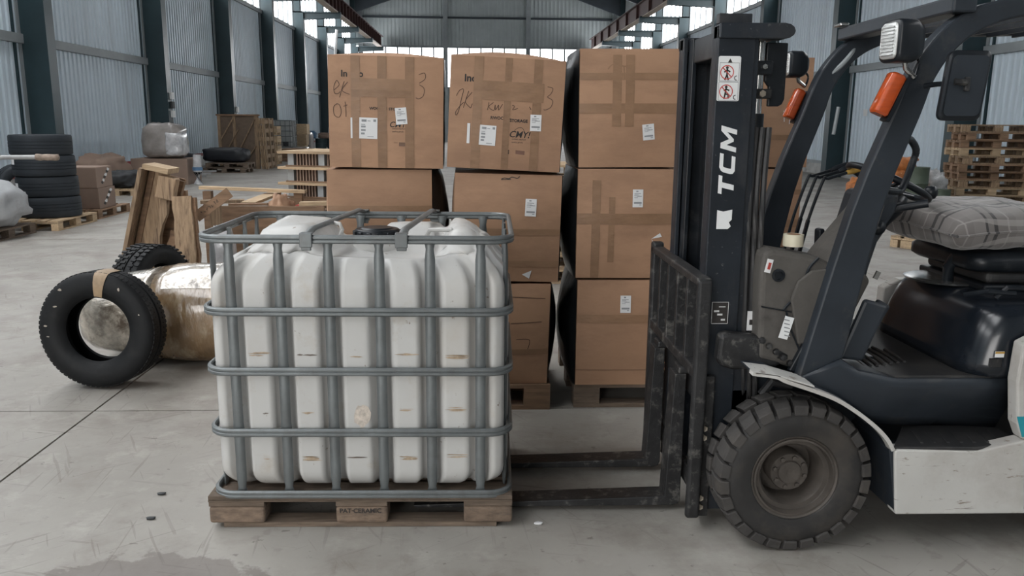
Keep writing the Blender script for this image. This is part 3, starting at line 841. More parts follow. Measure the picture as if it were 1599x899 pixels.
c2 = Carton('topmost middle carton leaning right, with two white labels and scrawled handwriting', .588, BD, .565, (.130, 4.60, 1.318), rz=math.radians(.5), tilt=math.radians(2.6), bulge=.012, top=.045, seed=2, sb=.3)
for a_, b_ in ((.205, .285), (.475, .535), (.725, .80)): c2.strip('front', a_, 0.0, b_, 1.0, .0016, 'tape')
c2.strip('front', .21, .70, .82, .79, .0024, 'tape'); c2.strip('front', .28, .62, .82, .71, .0020, 'tape')
c2.text('Ind', .122, .775, .050, bold=.0016)
c2.pen([[(.060, .640), (.085, .690), (.120, .700), (.105, .620), (.085, .510), (.065, .470), (.060, .500), (.100, .560), (.130, .590)], [(.165, .690), (.145, .620), (.125, .540)], [(.195, .680), (.140, .600), (.175, .550), (.190, .545), (.200, .580)],
        [(.345, .600), (.340, .560), (.335, .530)], [(.385, .600), (.345, .560), (.390, .530), (.400, .580), (.405, .535), (.430, .580), (.432, .535), (.465, .590)], [(.55, .585), (.57, .575), (.555, .545), (.60, .560)], [(.70, .580), (.715, .555)],
        [(.850, .765), (.895, .755), (.885, .710), (.850, .675)], [(.855, .672), (.900, .645), (.890, .590), (.845, .560), (.825, .562)]])
c2.text('RWOODO', .365, .452, .021, bold=.0006); c2.text('STORAGE', .535, .437, .021, bold=.0008)
c2.text('CMY!', .532, .300, .046, shear=.25, bold=.0006); c2.text('online market', .560, .277, .013); c2.text('quality goods', .560, .250, .011)
c2.pen([[(.58, .360), (.61, .385), (.65, .385), (.67, .350)]], 'ink', .002, 'printing')
c2.flat([(.53, .145), (.542, .145), (.542, .185), (.53, .185)], [(0, 1, 2, 3)], 'ink', 'printing', .0012)
c2.flat([(.60, .150), (.68, .145), (.68, .180), (.60, .185)], [(0, 1, 2, 3)], pmat('faint_print_red', (.19, .10, .07), .7), 'printing', .0012)
c2.strip('front', .165, .225, .190, .405, .0026, 'paper', 'label_edge')
c2.sticker(.275, .215, .418, .395, -.03, BIG, 'waybill_label'); c2.sticker(.715, .365, .812, .512, .02, SMALL)
# left group, second and third tier
c3 = Carton('left carton of the second tier under the carton with figure 3', .545, BD, .570, (-.530, 4.635, .743), rz=math.radians(3.0), bulge=.018, top=.005, seed=3)
c3.strip('front', 0, .60, 1, .67, .0016, 'tape')
c4 = Carton('creased middle carton of the second tier with one white label', .565, BD, .572, (.146, 4.62, .722), rz=math.radians(1.0), tilt=math.radians(1.2), bulge=.022, top=.005, seed=4, sb=.8)
c4.strip('front', 0, .44, 1, .50, .0016, 'tape'); c4.strip('front', 0, .14, 1, .20, .0016, 'tape'); c4.sticker(.66, .62, .765, .78, -.03, SMALL)
c4.pen([[(.43, .955), (.46, .965), (.50, .96), (.53, .975), (.58, .965), (.60, .985)], [(.43, .95), (.52, .955)]], 'ink', .004, 'printing')
c4.flat([(.65, .07), (.74, .11), (.72, .03)], [(0, 1, 2)], 'paper', 'torn_label', .004)
c5 = Carton('left carton of the lowest tier, mostly hidden behind the white tank', .55, BD, .583, (-.51, 4.63, .148), bulge=.015, top=.004, seed=5)
c6 = Carton('crumpled middle carton of the lowest tier resting on the pallet beside the tank', .54, BD, .560, (.125, 4.62, .146), bulge=.03, top=.004, seed=6, squash=.05)
c6.strip('front', 0, .30, 1, .36, .0016, 'tape'); c6.pen([[(.66, .46), (.78, .46), (.80, .42), (.76, .30)], [(.55, .88), (.95, .86)], [(.60, .62), (.92, .63)]], 'marker', .004, 'crease')
# right group
R = 'upper'
c7 = Carton('plain topmost carton next to the forklift mast with a tilted label low on its right', .515, BD, .602, (.787, 4.62, 1.334), tilt=math.radians(-.6), bulge=.014, top=.008, seed=7)
c7.strip('front', 0, .46, 1, .545, .0016, 'tape'); c7.strip('front', .33, .35, .42, .95, .0020, 'tape'); c7.strip('front', .46, .35, .55, .95, .0020, 'tape')
c7.pen([[(.28, .83), (.33, .87), (.44, .855), (.55, .85)], [(.44, .85), (.45, .75)], [(.52, .85), (.53, .76)]], 'tape', .006, 'crease'); c7.sticker(.645, .235, .765, .37, .10, SMALL)
c8 = Carton('second tier carton next to the forklift mast with white label near its top', .555, BD, .583, (.805, 4.615, .741), bulge=.018, top=.004, seed=8)
c8.strip('front', .14, .0, .22, .9, .0016, 'tape'); c8.strip('front', 0, .50, 1, .60, .0020, 'tape'); c8.strip('front', .3, .15, .36, .75, .0018, 'tape'); c8.sticker(.525, .66, .625, .82, .0, SMALL)
v = [c8.pt('front', u, w_, o) for u, w_, o in ((.72, .37, .003), (.80, .425, .012), (.82, .39, .010), (.735, .34, .003), (.78, .30, .012))]
o_ = link('torn_label', MB().add(v, [(0, 1, 2), (0, 3, 4)]).mesh('torn_label'), 'paper'); o_.parent = c8.root
c9 = Carton('lowest carton next to the forklift mast with white label near its top', .545, BD, .590, (.812, 4.615, .138), bulge=.016, top=.004, seed=9)
c9.strip('front', 0, .145, 1, .150, .0012, 'marker', 'crease'); c9.strip('front', 0, .60, 1, .68, .0016, 'tape'); c9.sticker(.43, .70, .535, .86, .0, SMALL)
c10 = Carton('topmost carton behind the mast, at the right end of the stack', .60, BD, .60, (1.560, 4.90, 1.325), bulge=.012, top=.008, seed=10)
c10.strip('front', .60, .25, 1, .30, .0016, 'tape'); c10.pen([[(.74, .52), (.75, .42)], [(.80, .50), (.80, .40)], [(.86, .52), (.87, .43)]], 'paper', .004, 'crease')
c11 = Carton('second tier carton behind the mast, at the right end of the stack', .59, BD, .572, (1.550, 4.91, .742), bulge=.014, top=.004, seed=11)
c11.strip('front', .3, .42, 1, .50, .0016, 'tape'); c11.strip('front', .3, .75, 1, .80, .0016, 'tape')
c12 = Carton('lowest carton behind the forklift mast and front cowl', .59, BD, .582, (1.550, 4.91, .148), bulge=.014, top=.004, seed=12)

M['film_and_shade'] = pmat('black_film_and_shade', (.006, .0065, .007), .3, 0, .3, 4, bump=.6, bscale=8, spec=.4)  # stretch film, and also shade laid over carton sides
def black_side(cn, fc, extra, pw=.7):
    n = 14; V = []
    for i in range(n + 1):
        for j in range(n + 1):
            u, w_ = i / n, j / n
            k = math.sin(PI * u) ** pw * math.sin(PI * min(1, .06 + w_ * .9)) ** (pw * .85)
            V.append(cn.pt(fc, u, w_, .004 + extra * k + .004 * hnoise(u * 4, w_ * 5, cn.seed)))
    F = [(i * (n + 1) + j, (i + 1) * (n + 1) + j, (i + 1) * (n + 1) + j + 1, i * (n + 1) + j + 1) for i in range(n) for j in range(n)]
    cn._put(link('film_and_shade_side', MB().add(V, F).mesh('film_and_shade_side'), 'film_and_shade', None, smooth='all'))
black_side(c7, 'left', .035); black_side(c8, 'left', .030); black_side(c9, 'left', .05); black_side(c3, 'right', .058, .25); black_side(c1, 'right', .0); black_side(c4, 'right', .0); black_side(c2, 'right', .0); black_side(c6, 'right', .01)  # right sides: shade put on as black sheets; left sides: stretch film
c7.strip('front', 0, .74, 1, .80, .0014, 'tape')  # shading near the carton top, painted as a tape band

# ------------------------------------------------------------------ pallets
_pm = {}
def pmesh(key, dims, mat, bev=.004):
    k = (key, tuple(round(d, 4) for d in dims), mat)
    if k not in _pm:
        me = MB().box((0, 0, 0), dims).mesh(key); fixn(me); me.materials.append(M[mat]); _pm[k] = me
    return _pm[k]
def part(name, me, loc, root, rot=(0, 0, 0)):
    o = bpy.data.objects.new(name, me); col.objects.link(o); o.parent = root; o.location = loc; o.rotation_euler = rot
    return o
def pallet(label, loc, rz=0, L=1.2, W=.8, mat='wood', grp=None, H=.144, rot=None, name='wooden_pallet', tilt=None):
    """euro pallet, long side along local x"""
    t = thing(name, label, 'pallet', loc, grp)
    b_, bl = .022, .078
    n = 5
    for i in range(n):
        w = .145 if i in (0, 2, 4) else .10
        y = -W / 2 + w / 2 + (W - w) * i / (n - 1) if i not in (0, 4) else (-1 if i == 0 else 1) * (W / 2 - w / 2)
        part('top_board', pmesh('top_board', (L, w, b_ - .001), mat), (0, y, H - b_ / 2), t)
    for x in (-1, 0, 1):
        part('stringer_board', pmesh('stringer_board', (.145, W, b_ - .001), mat), (x * (L / 2 - .0725), 0, H - b_ * 1.5), t)
        for y in (-1, 0, 1):
            part('block', pmesh('block', (.145, .10 if y else .145, bl - .001), mat), (x * (L / 2 - .0725), y * (W / 2 - .05), b_ + bl / 2), t)
    for y in (-1, 0, 1):
        part('bottom_board', pmesh('bottom_board', (L, .10 if y else .145, b_ - .001), mat), (0, y * (W / 2 - .05), b_ / 2), t)
    t.rotation_euler = rot or (0, 0, rz)
    return t
pallet('pale pallet under the left and middle carton columns behind the tank', (-.19, 4.70, 0), 0, 1.18, .80, 'wood3')
pallet('dark pallet under the carton column next to the forklift mast', (1.17, 4.78, 0), 0, 1.27, .90, 'oldwood', H=.136)

# ------------------------------------------------------------------ tyres
def tyre_prof(Ro, Ri, w, groove=0):
    h = w / 2
    p = [(Ri, -h * .62), (Ri + .012, -h * .80), (Ri + (Ro - Ri) * .35, -h * .98), (Ri + (Ro - Ri) * .62, -h), (Ro - .030, -h * .93), (Ro - .010, -h * .84), (Ro - .002, -h * .70)]
    if groove:
        for g in (-.42, 0, .42): p += [(Ro, h * (g - .09)), (Ro - groove, h * (g - .06)), (Ro - groove, h * (g + .06)), (Ro, h * (g + .09))]
    q = [(r, -y) for r, y in reversed(p[:7])]
    p = p + q
    inner = [(Ri + .01, h * .55), (Ri + (Ro - Ri) * .5, h * .80), (Ro - .035, h * .6), (Ro - .025, 0), (Ro - .035, -h * .6), (Ri + (Ro - Ri) * .5, -h * .80), (Ri + .01, -h * .55)]
    return p + inner
def tyre(label, loc, Ro, Ri, w, rot=(0, 0, 0), mat='rubber', lugs=0, grp=None, n=56, lh=.001, lw=.20):
    """axis along local y, origin at the lowest point of the tread"""
    t = thing('tyre', label, 'tyre', loc, grp)
    mb = MB().lathe(tyre_prof(Ro, Ri, w, .008), (0, 0, Ro), 'y', n, closed=True)
    o = mb.build('tyre_carcass', mat, None, smooth=True); o.parent = t
    if lugs:
        g = MB()
        for i in range(lugs):
            a = 2 * PI * i / lugs
            for s in (-1, 1):
                aa = a + (.5 * 2 * PI / lugs if s > 0 else 0)
                for q in range(2):
                    c = Vector((math.sin(aa + q * .03) * (Ro + lh), s * w * (.16 + lw * q), math.cos(aa + q * .03) * (Ro + lh) + Ro))
                    g.box(c, (.020, w * .17, .010), (0, aa, 0) if False else (0, aa, 0))
        o2 = g.build('tread_blocks', mat, None); o2.parent = t; o2['kind'] = 'stuff'
    t.rotation_euler = rot
    return t
ft = tyre('single black tyre standing upright at the left, brown tape around its top', (-2.215, 4.765, 0.008), .342, .188, .215, (math.radians(-4), 0, math.radians(-4)), 'rubber', 72, lh=-.0050, lw=.13)
# paper tape wrapped round the crown and chalk/label remains on the sidewall
def on_tyre(name, mat, verts_ry_a):
    pass
tp = MB(); V = []; F = []
prof = [(.200, -.100), (.24, -.1105), (.285, -.1115), (.318, -.103), (.338, -.088), (.3465, -.06), (.3475, 0), (.3465, .06), (.338, .088), (.318, .103)]
a0, a1 = math.radians(2), math.radians(15)
for i in range(6):
    a = a0 + (a1 - a0) * i / 5
    for r_, y in prof: V.append((r_ * math.sin(a), y * 1.005, r_ * math.cos(a) + .342))
for i in range(5):
    for j in range(len(prof) - 1): F.append((i * len(prof) + j, (i + 1) * len(prof) + j, (i + 1) * len(prof) + j + 1, i * len(prof) + j + 1))
o_ = tp.add(V, F).build('tape_wrap', pmat('masking_tape', (.30, .21, .125), .5, 0, .2, 20), None, smooth=True); o_.parent = ft
for a, r_, w, h in ((-58, .262, .035, .012), (-85, .285, .03, .012), (-98, .275, .02, .008), (-38, .30, .032, .02), (33, .29, .018, .03), (70, .285, .012, .01)):
    V = []; a = math.radians(a); ct = (r_ * math.sin(a), r_ * math.cos(a) + .342)
    rs2 = random.Random(int(a * 100)); k = 7
    for i in range(k): q = 2 * PI * i / k; V.append((ct[0] + w / 2 * math.cos(q) * rs2.uniform(.5, 1), -.1105, ct[1] + h / 2 * math.sin(q) * rs2.uniform(.5, 1)))
    o_ = MB().add(V, [tuple(range(k))]).build('label_remnant', pmat('pale_label_remnant', (.36, .32, .27), .7, 0, .4, 60) if 'remn' not in M else M['remn'], None); o_.parent = ft
    M['remn'] = o_.data.materials[0]
tyre('dark tyre with chunky tread half hidden behind the film-wrapped roll', (-2.42, 6.06, 0.004), .325, .19, .24, (0, 0, math.radians(72)), 'rubber', 44)
# film wrapped roll the tyre leans on
L2 = []
K = 26
for i in range(K + 1):
    t = i / K
    x = -2.60 + t * 1.80
    R_ = .235 + .085 * sm(t / .45)
    cap_ = math.sqrt(max(0, 1 - (1 - min(1, t / .10)) ** 2)) if t < .10 else (math.sqrt(max(.02, 1 - ((t - .93) / .07) ** 2)) if t > .93 else 1)
    R_ *= max(.06, cap_)
    zc = .325 - .01 * (1 - t) if t > .0 else .32
    row = []
    for k in range(40):
        a = 2 * PI * k / 40
        rr = R_ * (1 + .035 * hnoise(x * 3, math.cos(a) * 2, math.sin(a) * 2) + .012 * hnoise(x * 11, math.cos(a) * 7, math.sin(a) * 7))
        sqx = abs(math.cos(a)) ** .85 * math.copysign(1, math.cos(a)); sqz = abs(math.sin(a)) ** .8 * math.copysign(1, math.sin(a))
        row.append((x, 5.335 + rr * sqx, max(.004, zc + rr * sqz)))
    L2.append(row)
roll_ = thing('wrapped_roll', 'long film-wrapped brown roll lying on the floor behind the standing tyre', 'package', (-1.66, 5.335, 0))
MB().loops(L2[8:]).build('wrapped_body', 'film', roll_, smooth='all')
MB().loops(L2[:9]).build('wrapped_end', 'film_silver', roll_, smooth='all')
L3 = [[((p[0] - 0), 5.335 + (p[1] - 5.335) * 1.012, .325 + (p[2] - .325) * 1.012) for p in row if p[2] > .50] for row in L2[9:24]]
kk = min(len(r_) for r_ in L3); mb = MB()
V = [p for r_ in L3 for p in r_[:kk]]; F = [(i * kk + j, i * kk + j + 1, (i + 1) * kk + j + 1, (i + 1) * kk + j) for i in range(len(L3) - 1) for j in range(kk - 1)]
mb.add(V, F).build('film_layer', 'film_silver', roll_, smooth='all')
# ------------------------------------------------------------------ forklift truck, nose to the left, long axis along x
YN, YF = 2.84, 3.72                    # near and far side of the frame
fl = thing('forklift', 'black and white forklift truck with lowered forks parked facing the tank', 'forklift', (1.7, 3.28, 0))
def fb(mb, name, mat, smooth=False, bevel=0.0, parent=None, segs=2): return mb.build(name, mat, parent or fl, smooth, bevel, segs)
def hexbolt(c, axis, r=.011, h=.012, parent=None, mat='bolt'):
    return fb(MB().lathe([(r, 0), (r, h), (r * .6, h + .002), (0, h + .002)], c, axis, 6), 'bolt', mat, parent=parent)

# --- wheels
def drive_wheel(yc, side, xc=1.165, Ro=.292, w=.19):
    zc = Ro - .004
    h = w / 2
    prof = [(.155, -h * .75), (.165, -h * .90), (.200, -h * 1.0), (.235, -h * .98), (.256, -h * .88), (.262, -h * .7), (.262, h * .7), (.256, h * .88), (.235, h * .98), (.20, h), (.165, h * .9), (.155, h * .75)]
    ty = fb(MB().lathe(prof, (xc, yc, zc), 'y', 64, closed=True), 'front_tyre', 'rubber_side', True)
    n = 26; g = MB()
    for i in range(n):
        for s in (-1, 1):
            a = 2 * PI * (i + (.5 if s > 0 else 0)) / n
            # one solid lug: crown block bending over the shoulder
            sec = [(.258, .012), (Ro, .012), (Ro, .055), (Ro - .010, h * .97), (Ro - .042, h * 1.035), (.246, h * 1.0)]
            da = 2 * PI / n * .40
            vs = []
            for k, (dd, tw) in enumerate(((-da, 0), (da, 0))):
                for r_, y in sec:
                    aa = a + dd + (.055 * (1 - y / h))
                    vs.append((xc + r_ * math.sin(aa), yc + s * y, zc + r_ * math.cos(aa)))
            m_ = len(sec)
            fs = [tuple(range(m_)), tuple(range(2 * m_ - 1, m_ - 1, -1))] + [(k, (k + 1) % m_, (k + 1) % m_ + m_, k + m_) for k in range(m_)]
            g.add(vs, fs)
    o = fb(g, 'tread_lugs', 'rubber_dusty', False, .004, ty, 1); o['kind'] = 'stuff'
    s = side
    rim = fb(MB().lathe([(.152, s * h * .70), (.168, s * h * .80), (.160, s * h * .86), (.150, s * h * .80), (.142, s * h * .60), (.138, s * h * .54), (.122, s * h * .52), (.112, s * h * .38), (.108, -s * h * .55), (.0, -s * h * .55)], (xc, yc, zc), 'y', 48, cap=False), 'wheel_rim', 'rim', True, parent=ty)
    fb(MB().lathe([(.146, s * h * .70), (.151, s * h * .83), (.144, s * h * .84), (.138, s * h * .62)], (xc, yc, zc), 'y', 48, cap=False), 'lock_ring', 'rim', True, parent=ty)
    hub = fb(MB().lathe([(.074, -s * h * .54), (.074, s * h * .22), (.070, s * h * .28), (.046, s * h * .28), (.042, s * h * .36), (.030, s * h * .38), (.014, s * h * .34), (0, s * h * .34)], (xc, yc, zc), 'y', 32), 'hub', 'rim', True, parent=ty)
    for i in range(8):
        a = 2 * PI * (i + .3) / 8
        fb(MB().lathe([(.009, 0), (.009, s * .010), (0, s * .011)], (xc + .058 * math.sin(a), yc + s * h * .28, zc + .058 * math.cos(a)), 'y', 6), 'wheel_nut', 'rim', parent=ty)
drive_wheel(2.745 + .095, -1); drive_wheel(3.72, 1)
for yc in (2.95, 3.61):                     # small steer wheels at the rear
    w_ = fb(MB().lathe(tyre_prof(.23, .12, .15), (2.75, yc, .23), 'y', 40, closed=True), 'rear_tyre', 'rubber_side', True)
    fb(MB().lathe([(.122, -.05), (.10, -.03), (.03, -.045), (0, -.045)], (2.75, yc, .23), 'y', 24), 'wheel_rim', 'rim', True, parent=w_)
fb(MB().tube([(1.165, 2.95, .288), (1.165, 3.62, .288)], .075, 16), 'drive_axle', 'fl_worn', True)
fb(MB().tube([(2.75, 3.0, .23), (2.75, 3.56, .23)], .05, 12), 'steer_axle', 'fl_worn', True)

# --- chassis: white wheel arch and sill, black step and side panels
arch = [(.975, .702), (1.06, .690), (1.10, .672), (1.20, .638), (1.29, .602), (1.37, .553), (1.44, .50), (1.49, .45), (1.518, .405)]
def arc_sheet(pts, t):
    out = list(pts); inn = []
    for i, p in enumerate(pts):
        a, b_ = pts[max(i - 1, 0)], pts[min(i + 1, len(pts) - 1)]
        dx, dz = b_[0] - a[0], b_[1] - a[1]; l = math.hypot(dx, dz)
        inn.append((p[0] + dz / l * t, p[1] - dx / l * t))
    return out + inn[::-1]
def strip_solid(pts, t, y0, y1):
    mb = MB(); n = len(pts); poly = arc_sheet(pts, t)
    inn = poly[n:][::-1]
    for i in range(n - 1): mb.prism([pts[i], pts[i + 1], inn[i + 1], inn[i]], 'y', y0, y1)
    return mb
arch = smooth_pts(arch, 4)
for s, y0, y1 in (('near', 2.735, 2.775), ('far', 3.785, 3.825)):
    fb(strip_solid(arch, .014, y0, y1), 'wheel_arch_lip', 'fl_white', False)
fb(strip_solid([(.985, .694)] + arch[4:], .006, 2.770, 3.02), 'near_fender', 'fl_panel')
fb(strip_solid([(.985, .694)] + arch[4:], .006, 3.54, 3.79), 'far_fender', 'fl_panel')
fb(MB().prism([(.975, .703), (1.06, .692), (1.20, .650), (1.20, .643), (1.06, .685), (.985, .695)], 'y', 2.735, 2.86), 'fender_top', 'fl_white', bevel=.002)
for y0, y1, nm in ((2.735, 2.80, 'near'), (3.76, 3.825, 'far')):
    p = [(1.516, .400), (1.53, .405), (1.80, .398), (1.85, .402), (2.0, .437), (2.55, .44), (2.55, .145), (1.545, .150)]
    fb(MB().prism(p, 'y', y0, y1), 'side_sill', 'fl_white', bevel=.006)
fb(MB().prism([(1.50, .40), (1.545, .155), (1.555, .155), (1.515, .41)], 'y', 2.745, 3.05), 'wheel_well_rear', 'fl_panel')
fb(MB().prism([(1.50, .40), (1.545, .155), (1.555, .155), (1.515, .41)], 'y', 3.50, 3.815), 'wheel_well_rear', 'fl_panel')
fb(MB().span((1.56, 2.80, .15), (2.60, 3.76, .36)), 'underbody', 'fl_panel')
# step tread
st = fb(MB().prism([(1.515, 2.745), (1.83, 2.738), (2.02, 2.80), (2.02, 2.96), (1.66, 2.96)], 'z', .398, .412), 'step_plate', 'fl_rubber', bevel=.003)
for i in range(7):
    x = 1.64 + i * .05
    fb(MB().bar((x, 2.78, .4135), (x + .03, 2.90, .4135), .010, .005), 'tread_rib', 'fl_rubber', parent=st)
# black side panel: loops from the floor edge down and inward to the step
def side_panel(sy, y0):
    top = [(1.22, .60), (1.33, .66), (1.55, .640), (1.90, .642), (2.03, .640)]
    A = [(1.19, .655, 0), (1.33, .72, 0), (1.40, .675, 0), (1.545, .645, 0), (1.90, .643, 0), (2.02, .640, .01)]
    B = [(1.195, .625, .0), (1.29, .590, .0), (1.37, .540, .01), (1.46, .46, .03), (1.78, .405, .17), (2.015, .408, .12)]
    mb = MB(); V = []; n = len(A); K = 5
    for k in range(K + 1):
        t = k / K
        for a, b_ in zip(A, B):
            V.append((a[0] + (b_[0] - a[0]) * t, y0 + sy * (a[2] + (b_[2] - a[2]) * sm(t * .8)), a[1] + (b_[1] - a[1]) * t))
    F = [(k * n + i, k * n + i + 1, (k + 1) * n + i + 1, (k + 1) * n + i) for k in range(K) for i in range(n - 1)]
    o = fb(mb.add(V, F), 'side_panel', 'fl_panel', True)
    sd = o.modifiers.new('thickness', 'SOLIDIFY'); sd.thickness = .012; sd.offset = 1 if sy > 0 else -1
    return o
side_panel(1, 2.826); side_panel(-1, 3.734)
fb(MB().prism([(1.24, .63), (1.33, .72), (1.40, .68), (1.545, .645), (2.03, .643), (2.03, .62), (1.55, .60), (1.3, .60)], 'y', 2.84, 3.72), 'floor_pan', 'fl_panel')
mat_ = fb(MB().prism([(1.545, 2.835), (1.90, 2.832), (2.0, 2.86), (2.0, 3.72), (1.545, 3.72), (1.40, 3.3), (1.40, 3.05)], 'z', .640, .655), 'floor_mat', 'fl_rubber', bevel=.003)
for i in range(8):
    pts = [(1.44 + .032 * i + .012 * math.sin(q), 2.93 + .09 * q + .010 * i, .657) for q in [j * .5 for j in range(12 - i)]]
    fb(MB().tube(pts, .007, 6), 'mat_rib', 'fl_rubber', True, parent=mat_)

# --- engine hood, seat
def hood_loop(z, inset, fr):
    x0, x1, y0, y1 = 1.81 + fr, 2.60, 2.800 + inset, 3.60 - inset
    pts = []
    for cx, cy, a0, r in ((x1 - .03, y1 - .03, 0, .03), (x0 + .13, y1 - .13, 90, .13), (x0 + .13, y0 + .13, 180, .13), (x1 - .03, y0 + .03, 270, .03)):
        for i in range(7):
            a = math.radians(a0 + 15 * i); pts.append((cx + r * math.cos(a), cy + r * math.sin(a), z))
    return pts
hl = [hood_loop(.656, 0, 0), hood_loop(.70, .001, .004), hood_loop(.80, .010, .030), hood_loop(.87, .022, .055), hood_loop(.900, .034, .075), hood_loop(.917, .055, .10), hood_loop(.926, .09, .13), hood_loop(.930, .15, .18)]
hood = fb(MB().loops(hl), 'engine_hood', 'fl_hood', 'all')
tf_ = MB().span((1.742, 2.797, .735), (1.742 + .035, 2.7985, .757)); 
lb = fb(MB().box((1.905, 2.8005, .745), (.034, .003, .022)), 'warning_label', 'decal_white', parent=hood)
fb(MB().box((1.905, 2.7985, .752), (.034, .002, .007)), 'label_band', 'yellow', parent=hood)
fb(MB().box((1.895, 2.803, .712), (.045, .003, .03)), 'faded_label', 'fl_worn', parent=hood)
sp = fb(MB().span((1.97, 3.04, .928), (2.45, 3.52, .955)), 'seat_base', 'fl_black', bevel=.008)
fb(MB().prism([(1.99, 3.06), (2.44, 3.06), (2.44, 3.50), (1.99, 3.50)], 'z', .955, 1.005), 'seat_suspension', 'fl_rubber', bevel=.02, segs=3)
L4 = []
for z, i_ in ((1.005, .02), (1.02, .0), (1.06, 0), (1.075, .015), (1.082, .05)):
    L4.append([(2.21 + x, 3.28 + y, z) for x, y in rrect(.30 - i_, .26 - i_, .07, 6)])
fb(MB().loops(L4), 'seat_cushion', 'fl_black', 'all')
L4 = []
for k, (z, dx, i_) in enumerate(((1.06, 0, .03), (1.09, .01, 0), (1.35, .06, 0), (1.50, .09, .02), (1.54, .10, .06))):
    L4.append([(2.66 + dx + x, 3.28 + y, z) for x, y in rrect(.06 - i_ * .3, .24 - i_, .05, 6)])
fb(MB().loops(L4), 'seat_back', 'fl_black', 'all')
bk = MB().tube([(1.93, 2.90, .935), (1.96, 2.89, .975), (2.10, 2.87, .975), (2.30, 2.87, .965), (2.42, 2.88, .935)], .011, 8); fb(bk, 'seat_rail', 'fl_black', True)
bk = MB().tube([(1.86, 2.98, .93), (1.90, 2.90, .96), (1.99, 2.88, .955)], .010, 8); fb(bk, 'seat_adjuster', 'fl_black', True)
fb(MB().lathe([(.16, 0), (.165, .008), (.15, .012), (.10, .010), (0, .010)], (1.97, 3.30, .93), 'z', 32), 'seat_plate', 'chrome', True)
fb(MB().tube([(1.93, 3.22, .94), (1.915, 3.20, 1.00), (1.93, 3.18, 1.05)], .022, 10), 'seat_latch', 'fl_black', True)

# --- counterweight
cw = [(1.99, .44), (1.962, .50), (1.940, .66), (1.945, .80), (2.02, .84), (2.60, .86), (2.60, .90), (3.05, .88), (3.12, .60), (3.05, .25), (2.95, .22), (2.60, .44)]
fb(MB().prism(cw, 'y', 2.735, 2.796), 'rear_cover', 'fl_white', bevel=.008)
fb(MB().prism(cw, 'y', 3.76, 3.825), 'rear_cover', 'fl_white', bevel=.008)
fb(MB().prism([(1.984, .452), (1.955, .530), (2.60, .530), (2.60, .452)], 'y', 2.7325, 2.7345), 'teal_stripe', 'teal')
fb(MB().prism([(2.60, .36), (2.60, .90), (3.05, .88), (3.12, .60), (3.05, .25), (2.95, .24)], 'y', 2.80, 3.76), 'counterweight', 'fl_white', bevel=.03, segs=3)

# --- front cowl, dash, steering
cowl = [(1.045, .70), (1.035, 1.02), (1.040, 1.105), (1.075, 1.115), (1.20, 1.095), (1.25, 1.085), (1.30, 1.06), (1.36, .93), (1.33, .73), (1.20, .66)]
fb(MB().prism(cowl, 'y', 2.90, 3.04), 'front_cowl', 'fl_grime', bevel=.02, segs=3)
fb(MB().prism([(1.050, .70), (1.05, .98), (1.08, 1.0), (1.50, 1.0), (1.52, .97), (1.42, .73), (1.20, .66)], 'y', 3.04, 3.66), 'cowl_deck', 'fl_grime', bevel=.015, segs=3)
fb(MB().prism([(1.27, 1.03), (1.31, 1.09), (1.475, 1.30), (1.495, 1.28), (1.435, 1.03), (1.40, .95)], 'y', 2.93, 3.14), 'dash_panel', 'fl_grime', bevel=.015, segs=3)
cw2 = fb(MB().prism([(1.15, .93), (1.17, 1.00), (1.22, 1.04), (1.30, 1.05), (1.28, .78), (1.19, .76)], 'y', 2.885, 2.90), 'cowl_step_panel', 'fl_grime', bevel=.006)
fb(MB().prism([(1.045, .905), (1.16, .885), (1.16, .880), (1.045, .900)], 'y', 2.896, 2.902), 'cowl_seam', 'fl_black')
fb(MB().tube(smooth_pts([(1.245, 2.898, 1.085), (1.215, 2.898, 1.05), (1.20, 2.898, 1.0), (1.19, 2.898, .94), (1.15, 2.898, .915), (1.13, 2.898, .89)], 4), .006, 6), 'cowl_groove', 'fl_black', True)
fb(MB().tube([(1.14, 2.898, .885), (1.155, 2.898, .83), (1.20, 2.898, .74)], .004, 6), 'cowl_seam', 'fl_black', True)
fb(MB().lathe([(.024, 0), (.024, -.006), (.016, -.007), (.014, -.002), (0, -.002)], (1.100, 2.899, 1.02), 'y', 20), 'cowl_port', 'fl_black', True)
nb = fb(MB().box((1.140, 2.886, .825), (.034, .003, .085), (0, .25, 0)), 'data_plate', 'decal_white')
for i in range(5): fb(MB().box((1.142 + .006 * (2 - i) * .25, 2.8838, .795 + i * .015), (.022, .001, .004), (0, .25, 0)), 'plate_text', 'print_grey', parent=nb)
fb(MB().box((1.062, 2.897, 1.055), (.022, .004, .05), (0, .2, 0)), 'warning_sticker', 'paper')
fb(MB().box((1.063, 2.894, 1.055), (.010, .002, .025), (0, .2, 0)), 'sticker_mark', 'redbox')
for i in range(5): fb(MB().lathe([(.013, 0), (.011, -.012), (0, -.014)], (1.055 + i * .028, 2.895, .775 - i * .022), 'y', 10), 'cowl_clip', 'fl_worn', True)
fb(MB().prism([(1.16, .66), (1.215, .78), (1.235, .80), (1.25, .74), (1.21, .65)], 'y', 2.88, 2.905), 'cowl_vent', 'fl_black', bevel=.005)
# kick panel beside the pillar
fb(MB().prism([(1.355, .70), (1.435, .93), (1.53, .905), (1.45, .69)], 'y', 2.90, 2.925), 'kick_panel', 'fl_panel', bevel=.012)
fb(MB().prism([(1.46, .70), (1.545, .905), (1.60, .875), (1.51, .69)], 'y', 3.02, 3.04), 'pedal_guard', 'fl_panel', bevel=.01)
